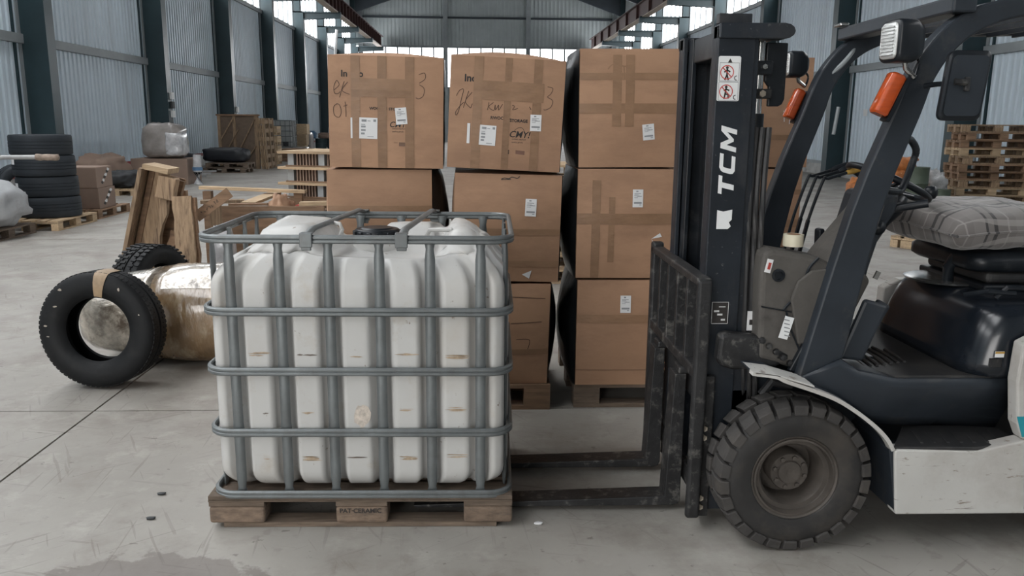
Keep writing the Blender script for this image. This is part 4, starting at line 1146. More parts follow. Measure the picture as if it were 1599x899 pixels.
# steering column shroud and wheel
L5 = []
for (x, z, a, b_) in ((1.50, 1.02, .09, .10), (1.54, 1.12, .085, .10), (1.58, 1.20, .085, .12), (1.64, 1.25, .075, .13), (1.68, 1.29, .05, .10)):
    L5.append([(x + a * math.cos(t) * .9, 3.26 + b_ * math.sin(t), z - a * math.cos(t) * .45) for t in [2 * PI * k / 20 for k in range(20)]])
fb(MB().loops(L5), 'steering_column', 'fl_black', 'all')
fb(MB().prism([(1.40, .92), (1.44, 1.06), (1.50, 1.31), (1.61, 1.315), (1.60, 1.24), (1.545, 1.14), (1.515, 1.02), (1.50, .93)], 'y', 3.05, 3.30), 'column_cover', 'fl_panel', bevel=.02, segs=3)
fb(MB().lathe([(.028, 0), (.028, -.02), (.018, -.032), (0, -.036)], (1.525, 3.05, 1.18), 'y', 20), 'column_knob', 'fl_black', True)
fb(MB().box((1.47, 2.902, 1.02), (.016, .01, .03), (0, .4, 0)), 'side_marker', 'chrome')
Cw = Vector((1.665, 3.27, 1.335)); nrm = Vector((.42, 0, .91)).normalized(); e1 = Vector((nrm.z, 0, -nrm.x)); e2 = Vector((0, 1, 0))
sw = fb(MB().tube([Cw + e1 * .165 * math.cos(t) + e2 * .165 * math.sin(t) for t in [2 * PI * k / 40 for k in range(40)]], .0135, 10, closed=True, up=tuple(nrm)), 'steering_wheel', 'fl_black', True)
for a in (0.3, 2.4, 4.5):
    fb(MB().tube([Cw - nrm * .03, Cw - nrm * .02 + (e1 * math.cos(a) + e2 * math.sin(a)) * .08, Cw + (e1 * math.cos(a) + e2 * math.sin(a)) * .162], .010, 8), 'spoke', 'fl_black', True, parent=sw)
fb(MB().lathe([(.05, -.045), (.05, -.015), (.035, -.005), (0, -.003)], Cw, 'z', 24), 'wheel_hub', 'fl_black', True, parent=sw)
kp = Cw + e1 * .155 - e2 * .05 + nrm * .03
fb(MB().lathe([(0, -.026), (.018, -.022), (.027, -.005), (.027, .012), (.017, .026), (0, .028)], kp, 'z', 18), 'spinner_knob', 'fl_black', 'all', parent=sw)
fb(MB().tube([(1.56, 3.12, 1.23), (1.62, 3.06, 1.255), (1.70, 3.02, 1.275)], [.013, .015, .016], 10), 'indicator_stalk', 'fl_black', True)
# grab handle on the pillar
fb(MB().tube(smooth_pts([(1.512, 2.87, 1.515), (1.545, 2.90, 1.51), (1.578, 2.92, 1.475), (1.575, 2.93, 1.43), (1.535, 2.91, 1.335), (1.50, 2.88, 1.33), (1.455, 2.87, 1.335)], 4), .013, 10), 'grab_handle', 'fl_black', True)
# hydraulic levers
for i, y in enumerate((3.36, 3.44, 3.52)):
    dx = .0
    p0 = Vector((1.355 + dx, y, 1.02)); p1 = Vector((1.385 + dx, y, 1.17)); p2 = Vector((1.435 + dx, y, 1.335)); p3 = Vector((1.53 + dx, y - .005, 1.368))
    lv = fb(MB().tube(smooth_pts([p0, p1, p2, p2 + Vector((.02, 0, .008)), p3], 4), .0065, 8), 'control_lever', 'fl_black', True)
    fb(MB().tube([p3, p3 + Vector((.02, 0, .007)), p3 + Vector((.075, 0, .024)), p3 + Vector((.095, 0, .028))], [.009, .014, .015, .008], 10), 'lever_grip', 'fl_black' if i != 0 else 'yellow', True, parent=lv)
    if i < 2: fb(MB().bar(p0 + Vector((.0, .0, .0)), p1, .016, .012), 'lever_link', 'fl_black', parent=lv)
fb(MB().prism([(1.405, 1.01), (1.40, 1.14), (1.425, 1.145), (1.455, 1.02)], 'y', 3.28, 3.33), 'lever_bracket', 'fl_black', bevel=.008)
fb(MB().span((1.35, 3.27, .99), (1.47, 3.58, 1.025)), 'lever_slot', 'fl_black', bevel=.01)

# --- overhead guard
def pillar(y, s):
    Lf = [(1.175, .625), (1.325, 1.262), (1.440, 1.596), (1.475, 1.70), (1.505, 1.775), (1.550, 1.845), (1.600, 1.900), (1.66, 1.942), (1.73, 1.972), (1.85, 1.995), (2.02, 2.01), (2.60, 2.03)]
    Rt = [(1.345, .720), (1.437, 1.262), (1.540, 1.596), (1.566, 1.690), (1.590, 1.745), (1.625, 1.800), (1.668, 1.846), (1.72, 1.882), (1.79, 1.912), (1.88, 1.933), (2.03, 1.945), (2.60, 1.965)]
    a = smooth_pts(Lf, 3); c = smooth_pts(Rt, 3); mb = MB()
    rows = [[(p[0], y - .03, p[1]), (q[0], y - .03, q[1]), (q[0], y + .03, q[1]), (p[0], y + .03, p[1])] for p, q in zip(a, c)]
    return fb(mb.loops(rows), 'guard_pillar', 'fl_panel', False, .008)
pillar(YN + .03, 1); pillar(YF - .03, -1)
fb(MB().bar((1.642, YN - .02, 1.965), (1.642, YF + .005, 1.955), .085, .055), 'front_crossbar', 'fl_panel', bevel=.008)
fb(MB().box((1.60, YF - .03, 1.992), (.04, .07, .014)), 'crossbar_lug', 'chrome', bevel=.004)
for i in range(7):
    x = 1.78 + i * .115
    fb(MB().span((x, YN + .06, 1.945), (x + .014, YF - .06, 1.985)), 'roof_bar', 'fl_black')
fb(MB().span((2.60, YN, 1.95), (2.66, YF, 2.04)), 'rear_crossbar', 'fl_panel', bevel=.008)
for y in (YN + .03, YF - .03): fb(MB().bar((2.62, y, 1.96), (2.80, y, .86), .06, .06, up=(0, 1, 0)), 'rear_pillar', 'fl_panel', bevel=.008)
fb(MB().tube(smooth_pts([(1.66, YF - .02, 1.925), (1.655, YF - .05, 1.89), (1.61, YF - .06, 1.83), (1.565, YF - .05, 1.785)], 4), .011, 8), 'guard_grip', 'wall_frame', True)
fb(MB().tube([(1.60, YF - .07, 1.64), (1.585, YF - .075, 1.52)], .008, 6), 'aerial', 'wall_frame', True)
# lamps, amber indicators, mirror
def headlamp(c, yaw_, s=1.0):
    t = MB(); c = Vector(c)
    R = Matrix.Rotation(yaw_, 3, 'Z')
    def P(x, y, z): return c + R @ Vector((x * s, y * s, z * s))
    def ring(x, hw, hh, r): return [P(x, a, b_) for a, b_ in rrect(hw, hh, r, 5)]
    h = fb(t.loops([ring(-.045, .052, .066, .022), ring(-.035, .056, .070, .024), ring(.02, .056, .070, .024), ring(.05, .046, .058, .03), ring(.068, .025, .035, .02)]), 'head_lamp', 'fl_black', 'all')
    fb(MB().loops([ring(-.047, .046, .060, .02), ring(-.051, .043, .057, .02), ring(-.054, .03, .042, .018), ring(-.055, .010, .014, .006)]), 'lamp_lens', 'lens', 'all', parent=h)
    for k in range(9):
        z = -.045 + k * .0112
        fb(MB().bar(P(-.0555, -.034, z), P(-.0555, .034, z), .003, .003), 'lens_rib', 'lens', parent=h)
    fb(MB().tube([P(.02, .0, -.068), P(.025, .0, -.088), P(.06, .0, -.115)], .009, 8), 'lamp_stalk', 'chrome', True, parent=h)
    fb(MB().tube(smooth_pts([P(.06, .02, -.03), P(.085, .02, -.06), P(.075, .01, -.10), P(.06, 0, -.12)], 4), .005, 6), 'lamp_cable', 'fl_black', True, parent=h)
headlamp((1.425, 2.80, 1.838), math.radians(8)); headlamp((1.425, 3.74, 1.826), math.radians(0), .82)
def amber(a, b_, y0, y1, w):
    a, b_ = Vector((a[0], 0, a[1])), Vector((b_[0], 0, b_[1])); d = (b_ - a).normalized(); n = Vector((d.z, 0, -d.x)); L6 = []
    for t, k in ((0, .8), (.05, 1), (.95, 1), (1, .8)):
        p = a.lerp(b_, t)
        L6.append([(p.x + n.x * q * k, (y0 + y1) / 2 + r_ * k, p.z + n.z * q * k) for q, r_ in rrect(w / 2, (y1 - y0) / 2, .015, 4)])
    o = fb(MB().loops(L6), 'indicator_lamp', 'orange', True)
    p, q = a - d * .01, b_ + d * .005
    fb(MB().bar((p.x + n.x * .033, (y0 + y1) / 2, p.z + n.z * .033), (q.x + n.x * .033, (y0 + y1) / 2, q.z + n.z * .033), .05, .014, up=(n.x, 0, n.z)), 'indicator_base', 'fl_black', parent=o)
amber((1.375, 1.598), (1.432, 1.732), 2.79, 2.85, .054); amber((1.405, 1.590), (1.455, 1.715), 3.70, 3.76, .045)
# mirror
L7 = []
for d_, k in ((0, .93), (.006, 1.0), (.022, 1.0), (.032, .93), (.036, .80)):
    L7.append([(1.590 + x * k + .09 * (z * k) , 2.735 + d_ - .06, 1.690 + z * k) for x, z in [(p * 1.0, q) for p, q in rrect(.071, .112, .024, 6)]])
mr_ = fb(MB().loops(L7), 'side_mirror', 'fl_black', True)
fb(MB().loops([[(1.590 + x * .84 + .09 * z * .84, 2.735 - .0622 + dd, 1.690 + z * .86) for x, z in rrect(.071, .112, .02, 6)] for dd in (0, .002)]), 'mirror_back_panel', 'fl_panel', parent=mr_, smooth=True)
fb(MB().tube([(1.535, 2.83, 1.695), (1.56, 2.80, 1.70), (1.575, 2.72, 1.70)], .009, 8), 'mirror_arm', 'fl_black', True, parent=mr_)
fb(MB().tube([(1.545, 2.668, 1.702), (1.585, 2.664, 1.70)], .011, 8), 'mirror_clamp', 'fl_worn', True, parent=mr_)
fb(MB().box((1.588, 2.668, 1.695), (.016, .012, .045)), 'mirror_bracket', 'fl_worn', parent=mr_, bevel=.003)

# --- mast
def channel(y0, y1, web_y, nm, x0=.852, x1=.985, z0=.06, z1=1.925, mat='fl_mast'):
    mb = MB(); t = .018
    wy = (y0, y0 + t) if web_y < 0 else (y1 - t, y1)
    mb.span((x0, wy[0], z0), (x1, wy[1], z1))
    r = (wy[1], y1) if web_y < 0 else (y0, wy[0])
    mb.span((x0, r[0], z0), (x0 + t, r[1], z1)); mb.span((x1 - t, r[0], z0), (x1, r[1], z1))
    return fb(mb, nm, mat, bevel=.003)
nearch = channel(2.975, 3.055, -1, 'mast_upright', z1=1.905)
farch = channel(3.475, 3.555, 1, 'mast_upright', z1=1.905)
channel(3.060, 3.125, -1, 'inner_mast_upright', .872, .965, .08, 1.90, 'fl_black'); channel(3.405, 3.470, 1, 'inner_mast_upright', .872, .965, .08, 1.90, 'fl_black')
# rear stiffener making the near upright wider towards the foot
fb(MB().prism([(.985, .10), (.985, 1.90), (1.0, 1.90), (1.022, .80), (1.045, .55), (1.045, .10)], 'y', 2.985, 3.045), 'mast_stiffener', 'fl_mast', bevel=.003)
fb(MB().prism([(.985, .10), (.985, 1.90), (1.0, 1.90), (1.045, .55), (1.045, .10)], 'y', 3.485, 3.545), 'mast_stiffener', 'fl_mast', bevel=.003)
capP = [(.852, .0)] 
def mast_cap(y0, y1):
    pts = [(.852, 1.858), (1.085, 1.858), (1.105, 1.863), (1.118, 1.872), (1.124, 1.886), (1.118, 1.900), (1.105, 1.909), (1.085, 1.913), (.852, 1.910)]
    return fb(MB().prism(pts, 'y', y0, y1), 'mast_cap', 'fl_mast', bevel=.004)
mast_cap(2.962, 3.04); mast_cap(3.49, 3.565)
fb(MB().span((.852, 2.985, 1.910), (.972, 3.02, 1.945)), 'cap_plate', 'fl_mast', bevel=.003)
fb(MB().span((.995, 3.02, 1.865), (1.095, 3.51, 1.905)), 'mast_tie_bar', 'fl_black', bevel=.004)
fb(MB().span((.875, 3.13, 1.80), (.955, 3.40, 1.895)), 'inner_tie_bar', 'fl_black', bevel=.006)
fb(MB().span((.99, 3.06, .12), (1.03, 3.47, .25)), 'lower_tie_bar', 'fl_black', bevel=.004)
fb(MB().span((.99, 3.06, .95), (1.02, 3.47, 1.03)), 'middle_tie_bar', 'fl_black', bevel=.004)
# guard hook, lift cylinder
hk = [(1.078, 1.86), (1.158, 1.86), (1.158, 1.655), (1.150, 1.636), (1.135, 1.628), (1.095, 1.628), (1.095, 1.70), (1.078, 1.72)]
fb(MB().prism(hk, 'y', 3.12, 3.14), 'mast_hose_guard', 'fl_black', bevel=.004)
for y in (3.085, 3.445):
    cy = fb(MB().tube([(1.040, y, .15), (1.040, y, 1.60)], .030, 16), 'lift_cylinder', 'fl_black', True)
    fb(MB().tube([(1.040, y, 1.60), (1.040, y, 1.86)], .019, 14), 'piston_rod', 'chrome', True, parent=cy)
    fb(MB().box((1.040, y - .012, 1.672), (.085, .05, .035)), 'rod_clamp', 'fl_worn', parent=cy, bevel=.004)
    fb(MB().lathe([(.013, 0), (.013, -.010), (0, -.011)], (1.045, y - .038, 1.672), 'y', 6), 'bolt', 'bolt', parent=cy)
    fb(MB().box((1.052, y - .01, 1.765), (.06, .05, .05)), 'rod_head', 'fl_black', parent=cy, bevel=.005)
    fb(MB().lathe([(.010, 0), (.010, -.010), (0, -.011)], (1.048, y - .036, 1.768), 'y', 6), 'bolt', 'chrome', parent=cy)
for i, x in enumerate((1.012, 1.036, 1.060)):
    pts = smooth_pts([(x + .01, 3.02, 1.55), (x - .004, 2.995, 1.3), (x, 2.99, .95), (x + .012, 2.99, .62), (x + .02, 3.0, .50)], 5)
    fb(MB().tube(pts, .0115, 8), 'hydraulic_hose', 'fl_rubber', True)
fb(MB().box((1.036, 2.975, .830), (.028, .004, .075)), 'hose_label', 'paper')
fb(MB().box((1.036, 2.9725, .825), (.012, .002, .02)), 'label_mark', 'ink')
# carriage, forks, load backrest
for y in (2.935, 3.735):
    fb(MB().span((.808, y - .032, .055), (.862, y + .0, 1.0) if y < 3 else (.862, y + .02, 1.025)), 'backrest_side', 'fl_worn', bevel=.012, segs=3)
bt = fb(MB().span((.808, 2.92, .975), (.862, 3.74, 1.005)), 'backrest_top_bar', 'fl_worn', bevel=.006)
fb(MB().span((.812, 2.92, .615), (.858, 3.74, .660)), 'backrest_lower_bar', 'fl_worn', bevel=.006)
for y in (3.09, 3.25, 3.41, 3.57): fb(MB().span((.814, y - .012, .655), (.856, y + .012, .98)), 'backrest_bar', 'fl_worn', bevel=.003)
fb(MB().span((.845, 2.95, .50), (.868, 3.71, .585)), 'carriage_bar', 'fl_worn', bevel=.006)
fb(MB().span((.845, 2.95, .12), (.868, 3.71, .205)), 'carriage_bar', 'fl_worn', bevel=.006)
for y in (3.02, 3.64): fb(MB().span((.846, y - .02, .10), (.866, y + .02, .60)), 'carriage_plate', 'fl_worn', bevel=.004)
ml = fb(MB().span((.852, 2.945, .045), (.905, 2.972, .62)), 'mast_foot_rail', 'fl_worn', bevel=.004)
for z in (.412, .375, .125, .088): hexbolt((.872, 2.945, z), 'y', .012, -.010, ml)
def fork(y):
    w = .10
    p = [(.83, .585), (.83, .05), (.822, .030), (.80, .024), (-.24, .024), (-.26, .030), (-.26, .036), (.765, .062), (.785, .585)]
    f_ = fb(MB().prism(p, 'y', y - w / 2, y + w / 2), 'fork', 'fl_worn', bevel=.005)
    fb(MB().span((.80, y - .045, .585), (.858, y + .045, .612)), 'fork_hook', 'fl_worn', bevel=.006, parent=f_)
fork(3.135); fork(3.515)
# tilt cylinder arm
fb(MB().prism([(.895, .70), (.900, .79), (.93, .80), (1.16, .775), (1.175, .70), (1.12, .665), (.96, .655), (.91, .67)], 'y', 2.905, 2.965), 'tilt_bracket', 'fl_worn', bevel=.015, segs=3)
fb(MB().tube([(1.12, 2.93, .72), (1.30, 2.95, .66)], .035, 14), 'tilt_cylinder', 'fl_worn', True)
fb(MB().prism([(.895, .70), (.900, .79), (.93, .80), (1.16, .775), (1.175, .70), (1.12, .665), (.96, .655), (.91, .67)], 'y', 3.575, 3.635), 'tilt_bracket', 'fl_worn', bevel=.015)
fb(MB().prism([(.93, .10), (.93, .52), (.99, .56), (1.06, .56), (1.06, .36), (1.0, .10)], 'y', 2.985, 3.03), 'mast_foot', 'fl_worn', bevel=.01)
fb(MB().prism([(.93, .10), (.93, .52), (.99, .56), (1.06, .56), (1.06, .36), (1.0, .10)], 'y', 3.50, 3.545), 'mast_foot', 'fl_worn', bevel=.01)
fb(MB().span((1.06, 3.05, .18), (1.60, 3.50, .66)), 'front_frame', 'fl_panel', bevel=.02)
fb(MB().tube([(1.08, 2.93, .55), (1.12, 2.94, .60), (1.20, 2.95, .58)], .018, 8), 'brake_line', 'fl_rubber', True)
# lettering and plates on the near upright (web faces the viewer)
YW = 2.9735
def upright_flat(verts, faces, name, mat, y=YW, parent=nearch):
    o = fb(MB().add([(x, y, z) for x, z in verts], faces), name, mat, parent=parent); return o
# TCM, reading upwards, slanted block letters drawn as solid strokes
def glyph(polys, s0, scale, hgt, x0):
    """letter frame: a along the word (up), b across (letter top points left)"""
    for poly in polys:
        upright_flat([(x0 + hgt * (1 - b_) , s0 + scale * (a + .22 * b_)) for a, b_ in poly], [tuple(range(len(poly)))], 'letter', 'decal_white')
hg, x0 = .058, .880
glyph([[(-.02, .76), (1.05, .76), (1.05, 1), (-.02, 1)], [(.36, 0), (.68, 0), (.68, .76), (.36, .76)]], 1.300, .062, hg, x0)                    # T
glyph([[(.22, 0), (1.0, 0), (1.0, .24), (.32, .24), (.28, .30), (.28, .70), (.32, .76), (1.0, .76), (1.0, 1), (.22, 1), (.05, .88), (0, .72), (0, .28), (.05, .12)]], 1.378, .066, hg, x0)   # C
glyph([[(0, 0), (.24, 0), (.24, .62), (.50, .18), (.62, .18), (.88, .62), (.88, 0), (1.12, 0), (1.12, 1), (.86, 1), (.56, .48), (.26, 1), (0, 1)]], 1.460, .072, hg, x0)                       # M
upright_flat([(.882, 1.180), (.882, 1.250), (.905, 1.245), (.938, 1.252), (.938, 1.215), (.928, 1.205), (.936, 1.190), (.925, 1.180)], [tuple(range(8))], 'torn_decal', 'decal_white')
stk = fb(MB().loops([[(.896 + x, y, 1.720 + z) for x, z in rrect(.040, .078, .006, 4)] for y in (2.9745, 2.9725)]), 'safety_sticker', 'decal_white', parent=nearch)
def flat_ring(cx, cz, r0, r1, n=32):
    V = [(cx + r * math.cos(2 * PI * k / n), cz + r * math.sin(2 * PI * k / n)) for k in range(n) for r in (r0, r1)]
    return V, [(2 * k, 2 * k + 1, (2 * k + 3) % (2 * n), (2 * k + 2) % (2 * n)) for k in range(n)]
def stick(pts, w, mat, y): 
    a, f = ribbon2d(pts, w); upright_flat(a, f, 'pictogram', mat, y)
upright_flat([(.889, 1.776), (.905, 1.776), (.897, 1.790)], [(0, 1, 2)], 'pictogram', 'ink', 2.9718)
for fx in ((.859, 1.644, .931, 1.716), (.859, 1.720, .931, 1.770)):
    pass
for cz, pose in ((1.742, 0), (1.675, 1)):
    cx = .888
    # frame line
    for p, q in (((.861, cz - .030), (.931, cz - .030)), ((.931, cz - .030), (.931, cz + .033)), ((.861, cz + .033), (.931, cz + .033)), ((.861, cz - .030), (.861, cz + .033))): stick([p, q], .0012, 'ink', 2.9719)
    # person, then red ring and slash
    upright_flat([(cx + .005 * math.cos(2 * PI * k / 12), cz + .016 + .005 * math.sin(2 * PI * k / 12)) for k in range(12)], [tuple(range(12))], 'pictogram', 'ink', 2.9718)
    if pose == 0: st_ = [[(cx, cz + .011), (cx, cz - .008)], [(cx, cz - .008), (cx - .007, cz - .027)], [(cx, cz - .008), (cx + .006, cz - .027)], [(cx - .010, cz), (cx, cz + .009), (cx + .011, cz + .001)]]
    else: st_ = [[(cx, cz + .011), (cx - .003, cz - .008)], [(cx - .003, cz - .008), (cx + .008, cz - .010), (cx + .009, cz - .024)], [(cx - .003, cz - .008), (cx - .006, cz - .026)], [(cx - .008, cz + .003), (cx, cz + .009), (cx + .012, cz + .004)]]
    for s_ in st_: stick(s_, .0055, 'ink', 2.9718)
    a, f = flat_ring(cx, cz, .0215, .0248); upright_flat(a, f, 'pictogram', 'red', 2.9714)
    stick([(cx - .016, cz + .016), (cx + .016, cz - .016)], .0035, 'red', 2.9714)
    stick(smooth_pts([(cx + .036, cz - .012), (cx + .029, cz - .015), (cx + .029, cz - .024), (cx + .036, cz - .027)], 3), .003, 'ink', 2.9718)
# capacity plate
upright_flat([(.882, .818), (.948, .818), (.948, .905), (.882, .905)], [(0, 1, 2, 3)], 'capacity_plate', 'ink', 2.9732)
for p, q in (((.884, .820), (.946, .820)), ((.946, .820), (.946, .903)), ((.884, .903), (.946, .903)), ((.884, .820), (.884, .903))): stick([p, q], .0018, 'paper', 2.9728)
for x, z, w in ((.892, .868, .02), (.905, .855, .02), (.92, .835, .016), (.91, .885, .025)): stick([(x, z), (x + w, z)], .007 if z < .87 else .003, 'paper', 2.9728)

# --- loose things lying on the truck
def pillow(label, c, hx, hy, hz, rot, mat='plaid'):
    t = thing('cushion', label, 'cushion', c)
    n = 24; mb = MB(); V = []
    for sgn in (1, -1):
        o = len(mb.v); V = []
        for i in range(n + 1):
            for j in range(n + 1):
                u, w_ = -1 + 2 * i / n, -1 + 2 * j / n
                k = max(0, (1 - u ** 4)) ** .5 * max(0, (1 - w_ ** 4)) ** .5
                pin = 1 - .10 * (1 - abs(u) ** 2) * abs(w_) ** 2 - .0
                pin2 = 1 - .10 * (1 - abs(w_) ** 2) * abs(u) ** 2
                z = sgn * hz * k ** .8 * (1 + .12 * hnoise(u * 2 + 5, w_ * 2, sgn)) + .012 * hnoise(u * 3, w_ * 3 + 2)
                V.append((hx * u * pin2, hy * w_ * pin, z))
        F = [(i * (n + 1) + j, (i + 1) * (n + 1) + j, (i + 1) * (n + 1) + j + 1, i * (n + 1) + j + 1) for i in range(n) for j in range(n)]
        mb.add(V, F)
    me = mb.mesh('cushion_cover')
    import bmesh
    bm = bmesh.new(); bm.from_mesh(me); bmesh.ops.remove_doubles(bm, verts=bm.verts, dist=.002); bm.to_mesh(me); bm.free()
    o = link('cushion_cover', me, mat, None, smooth='all'); o.parent = t
    pp_ = [(hx * u * (1 - .10 * (1 - abs(w_) ** 2) * abs(u) ** 2), hy * w_ * (1 - .10 * (1 - abs(u) ** 2) * abs(w_) ** 2), .012 * hnoise(u * 3, w_ * 3 + 2)) for u, w_ in
           [(-1 + 2 * k / 12, -1) for k in range(12)] + [(1, -1 + 2 * k / 12) for k in range(12)] + [(1 - 2 * k / 12, 1) for k in range(12)] + [(-1, 1 - 2 * k / 12) for k in range(12)]]
    o2 = link('piping', MB().tube(pp_, .005, 6, closed=True).mesh('piping'), mat, None, smooth=True); o2.parent = t
    t.rotation_euler = rot
    return t
pillow('grey plaid cushion lying flat on the forklift seat', (2.04, 3.27, 1.178), .30, .285, .085, (math.radians(2), math.radians(-2), math.radians(8)))
pillow('second grey plaid cushion against the forklift seat back', (2.49, 3.28, 1.30), .20, .24, .05, (0, math.radians(-62), 0))
tr_ = thing('tape_roll', 'cream roll of packing tape lying on the forklift dash by the levers', 'tape', (1.175, 2.972, 1.1145))
o_ = MB().lathe([(.024, -.022), (.037, -.022), (.037, .022), (.024, .022)], (0, 0, .0255), 'z', 32, closed=True).build('tape_body', 'tapewhite', None, smooth=True); o_.parent = tr_
o_ = MB().lathe([(.021, -.0225), (.024, -.0225), (.024, .0225), (.021, .0225)], (0, 0, .0255), 'z', 32, closed=True).build('core', 'card', None, smooth=True); o_.parent = tr_
# ------------------------------------------------------------------ goods along the hall
def blob(name, label, cat, c, d, mat, seed=0, n=(28, 18), amp=.12, freq=2.5, flat=True, pw=.6, grp=None, rz=0, part_name='body', parent=None):
    """crumpled soft mass standing on z=c[2]; superellipsoid with folds"""
    rows = []
    for j in range(n[1] + 1):
        ph = -PI / 2 + PI * j / n[1]
        cp, sp = math.cos(ph), math.sin(ph); row = []
        for i in range(n[0]):
            th = 2 * PI * i / n[0]
            f = lambda t: math.copysign(abs(t) ** pw, t)
            x, y, z = f(cp) * f(math.cos(th)), f(cp) * f(math.sin(th)), f(sp)
            k = 1 + amp * hnoise(x * freq + seed * 3.1, y * freq, z * freq) + amp * .4 * hnoise(x * freq * 3, y * freq * 3 + seed, z * freq * 3)
            X, Y, Z = x * d[0] / 2 * k, y * d[1] / 2 * k, z * d[2] / 2 * k + d[2] / 2
            row.append((X, Y, max(0.0, Z) if flat else Z))
        rows.append(row)
    me = MB().loops(rows).mesh(part_name)
    if parent is not None:
        o = link(part_name, me, mat, None, smooth='all'); o.parent = parent; o.location = c; return o
    o = link(name, me, mat, None, smooth='all'); o.location = c; o.rotation_euler = (0, 0, rz)
    return tag(o, label, cat, grp)
def small_carton(label, c, d, mat='card2', rz=0, grp=None, holes=False):
    t = thing('carton', label, 'box', c, grp)
    o = MB().box((0, 0, d[2] / 2), d).build('carton_body', mat, None, bevel=.008); o.parent = t
    for s in (-1, 1):
        p = MB().box((0, s * d[1] * .252, d[2] + .002), (d[0] * .99, d[1] * .49, .004)).build('lid_flap', mat, None); p.parent = t
    if holes:
        rr = random.Random(int(c[2] * 100))
        for i in range(3):
            V = []; cy, cz = (-.28 + .28 * i) * d[1] * .6, d[2] * (.25 + .25 * i)
            for k in range(6): a = 2 * PI * k / 6; V.append((d[0] / 2 + .001, cy + .06 * math.cos(a) * rr.uniform(.6, 1.2), cz + .03 * math.sin(a) * rr.uniform(.6, 1.2)))
            q = MB().add(V, [tuple(range(6))]).build('torn_hole', 'ink', None); q.parent = t
            q = MB().add([(x + .0005, y * 1 + .05, z + .035) for x, y, z in V], [tuple(range(6))]).build('paper_scrap', 'paper', None); q.parent = t
    t.rotation_euler = (0, 0, rz); return t
def drum(label, c, r, h, mat, grp=None, lid=True):
    t = thing('drum', label, 'barrel', c, grp)
    p = [(0, 0), (r * .97, 0), (r, .01), (r, h * .32), (r * 1.03, h * .335), (r, h * .35), (r, h * .65), (r * 1.03, h * .665), (r, h * .68), (r, h - .015), (r * 1.02, h - .005), (r * .98, h), (r * .95, h - .02), (0, h - .02)]
    o = MB().lathe(p, (0, 0, 0), 'z', 28).build('drum_shell', mat, None, smooth=True); o.parent = t
    o = MB().lathe([(r * .99, h - .012), (r * 1.035, h - .012), (r * 1.035, h + .004), (r * .99, h + .004)], (0, 0, 0), 'z', 28, closed=True).build('drum_ring', mat, None, smooth=True); o.parent = t
    return t

# --- left side, from front to back
pallet('worn pallet at the left picture edge under the white sack', (-6.60, 10.98, 0), PI / 2, 1.2, .9, 'oldwood')
blob('sack', 'bulging white sack slumped on the pallet at the left picture edge', 'sack', (-6.52, 11.02, .146), (.98, 1.0, .60), 'sack', 3, amp=.20, pw=.75)
blob('sack', 'smaller white sack at the left edge, half behind the bulging sack', 'sack', (-7.72, 11.3, .002), (.75, .8, .72), 'sack', 8, amp=.2, pw=.75)
pallet('pale pallet under the stack of four truck tyres', (-6.36, 12.33, 0), PI / 2, 1.2, .88, 'wood')
for i, (dx, dy) in enumerate(((0, 0), (-.02, .02), (-.03, .0), (-.055, .01))):
    lab = ['lowest truck tyre in the stack on the pale pallet', 'second truck tyre from the bottom of the stack', 'third truck tyre from the bottom of the stack', 'topmost truck tyre of the stack by the left wall']
    t = thing('truck_tyre', lab[i], 'tyre', (-6.33 + dx, 12.38 + dy, .146 + i * .297), 'stacked truck tyres on the left pallet')
    me = MB().lathe([(.25, .05), (.26, .02), (.30, .004), (.36, .002), (.398, .006), (.411, .022), (.413, .07), (.414, .10), (.408, .103), (.408, .107), (.414, .11), (.415, .145), (.409, .148), (.409, .152), (.415, .155), (.414, .19), (.408, .193), (.408, .197), (.414, .20), (.412, .23), (.411, .272), (.398, .290), (.36, .294), (.30, .292), (.26, .276), (.25, .246), (.27, .23), (.36, .25), (.385, .15), (.36, .05), (.27, .065)], (0, 0, 0), 'z', 48, closed=True)
    o = me.build('tyre_carcass', 'rubber_blue', None, smooth=True); o.parent = t
    o = MB().lathe([(.32, .0), (.34, .0), (.34, .003), (.32, .003)], (0, 0, .293), 'z', 40, closed=True).build('sidewall_ring', 'rubber_blue', None, smooth=True); o.parent = t
    if i in (1, 2):
        V = [(.4165 * math.cos(a), .4165 * math.sin(a), z) for a in (math.radians(-140), math.radians(-133), math.radians(-126)) for z in ((.10, .20) if i == 1 else (.17, .25))]
        o = MB().add(V, [(0, 2, 3, 1), (2, 4, 5, 3)]).build('tyre_label', 'paper', None); o.parent = t
tyre('dark tyre leaning behind the truck tyre stack', (-7.4, 13.6, .002), .42, .25, .26, (0, 0, math.radians(60)), 'rubber_blue')
pallet('pale pallet under the two small cartons beside the tyre stack', (-6.45, 13.76, 0), PI / 2, 1.2, .9, 'wood3')
small_carton('lower of two grey-brown cartons with torn side beside the tyre stack', (-6.43, 13.62, .146), (.78, .60, .325), 'card2', 0, 'two cartons beside the tyre stack', True)
small_carton('upper of two grey-brown cartons with torn side beside the tyre stack', (-6.45, 13.61, .476), (.78, .60, .325), 'card2', math.radians(1), 'two cartons beside the tyre stack', True)
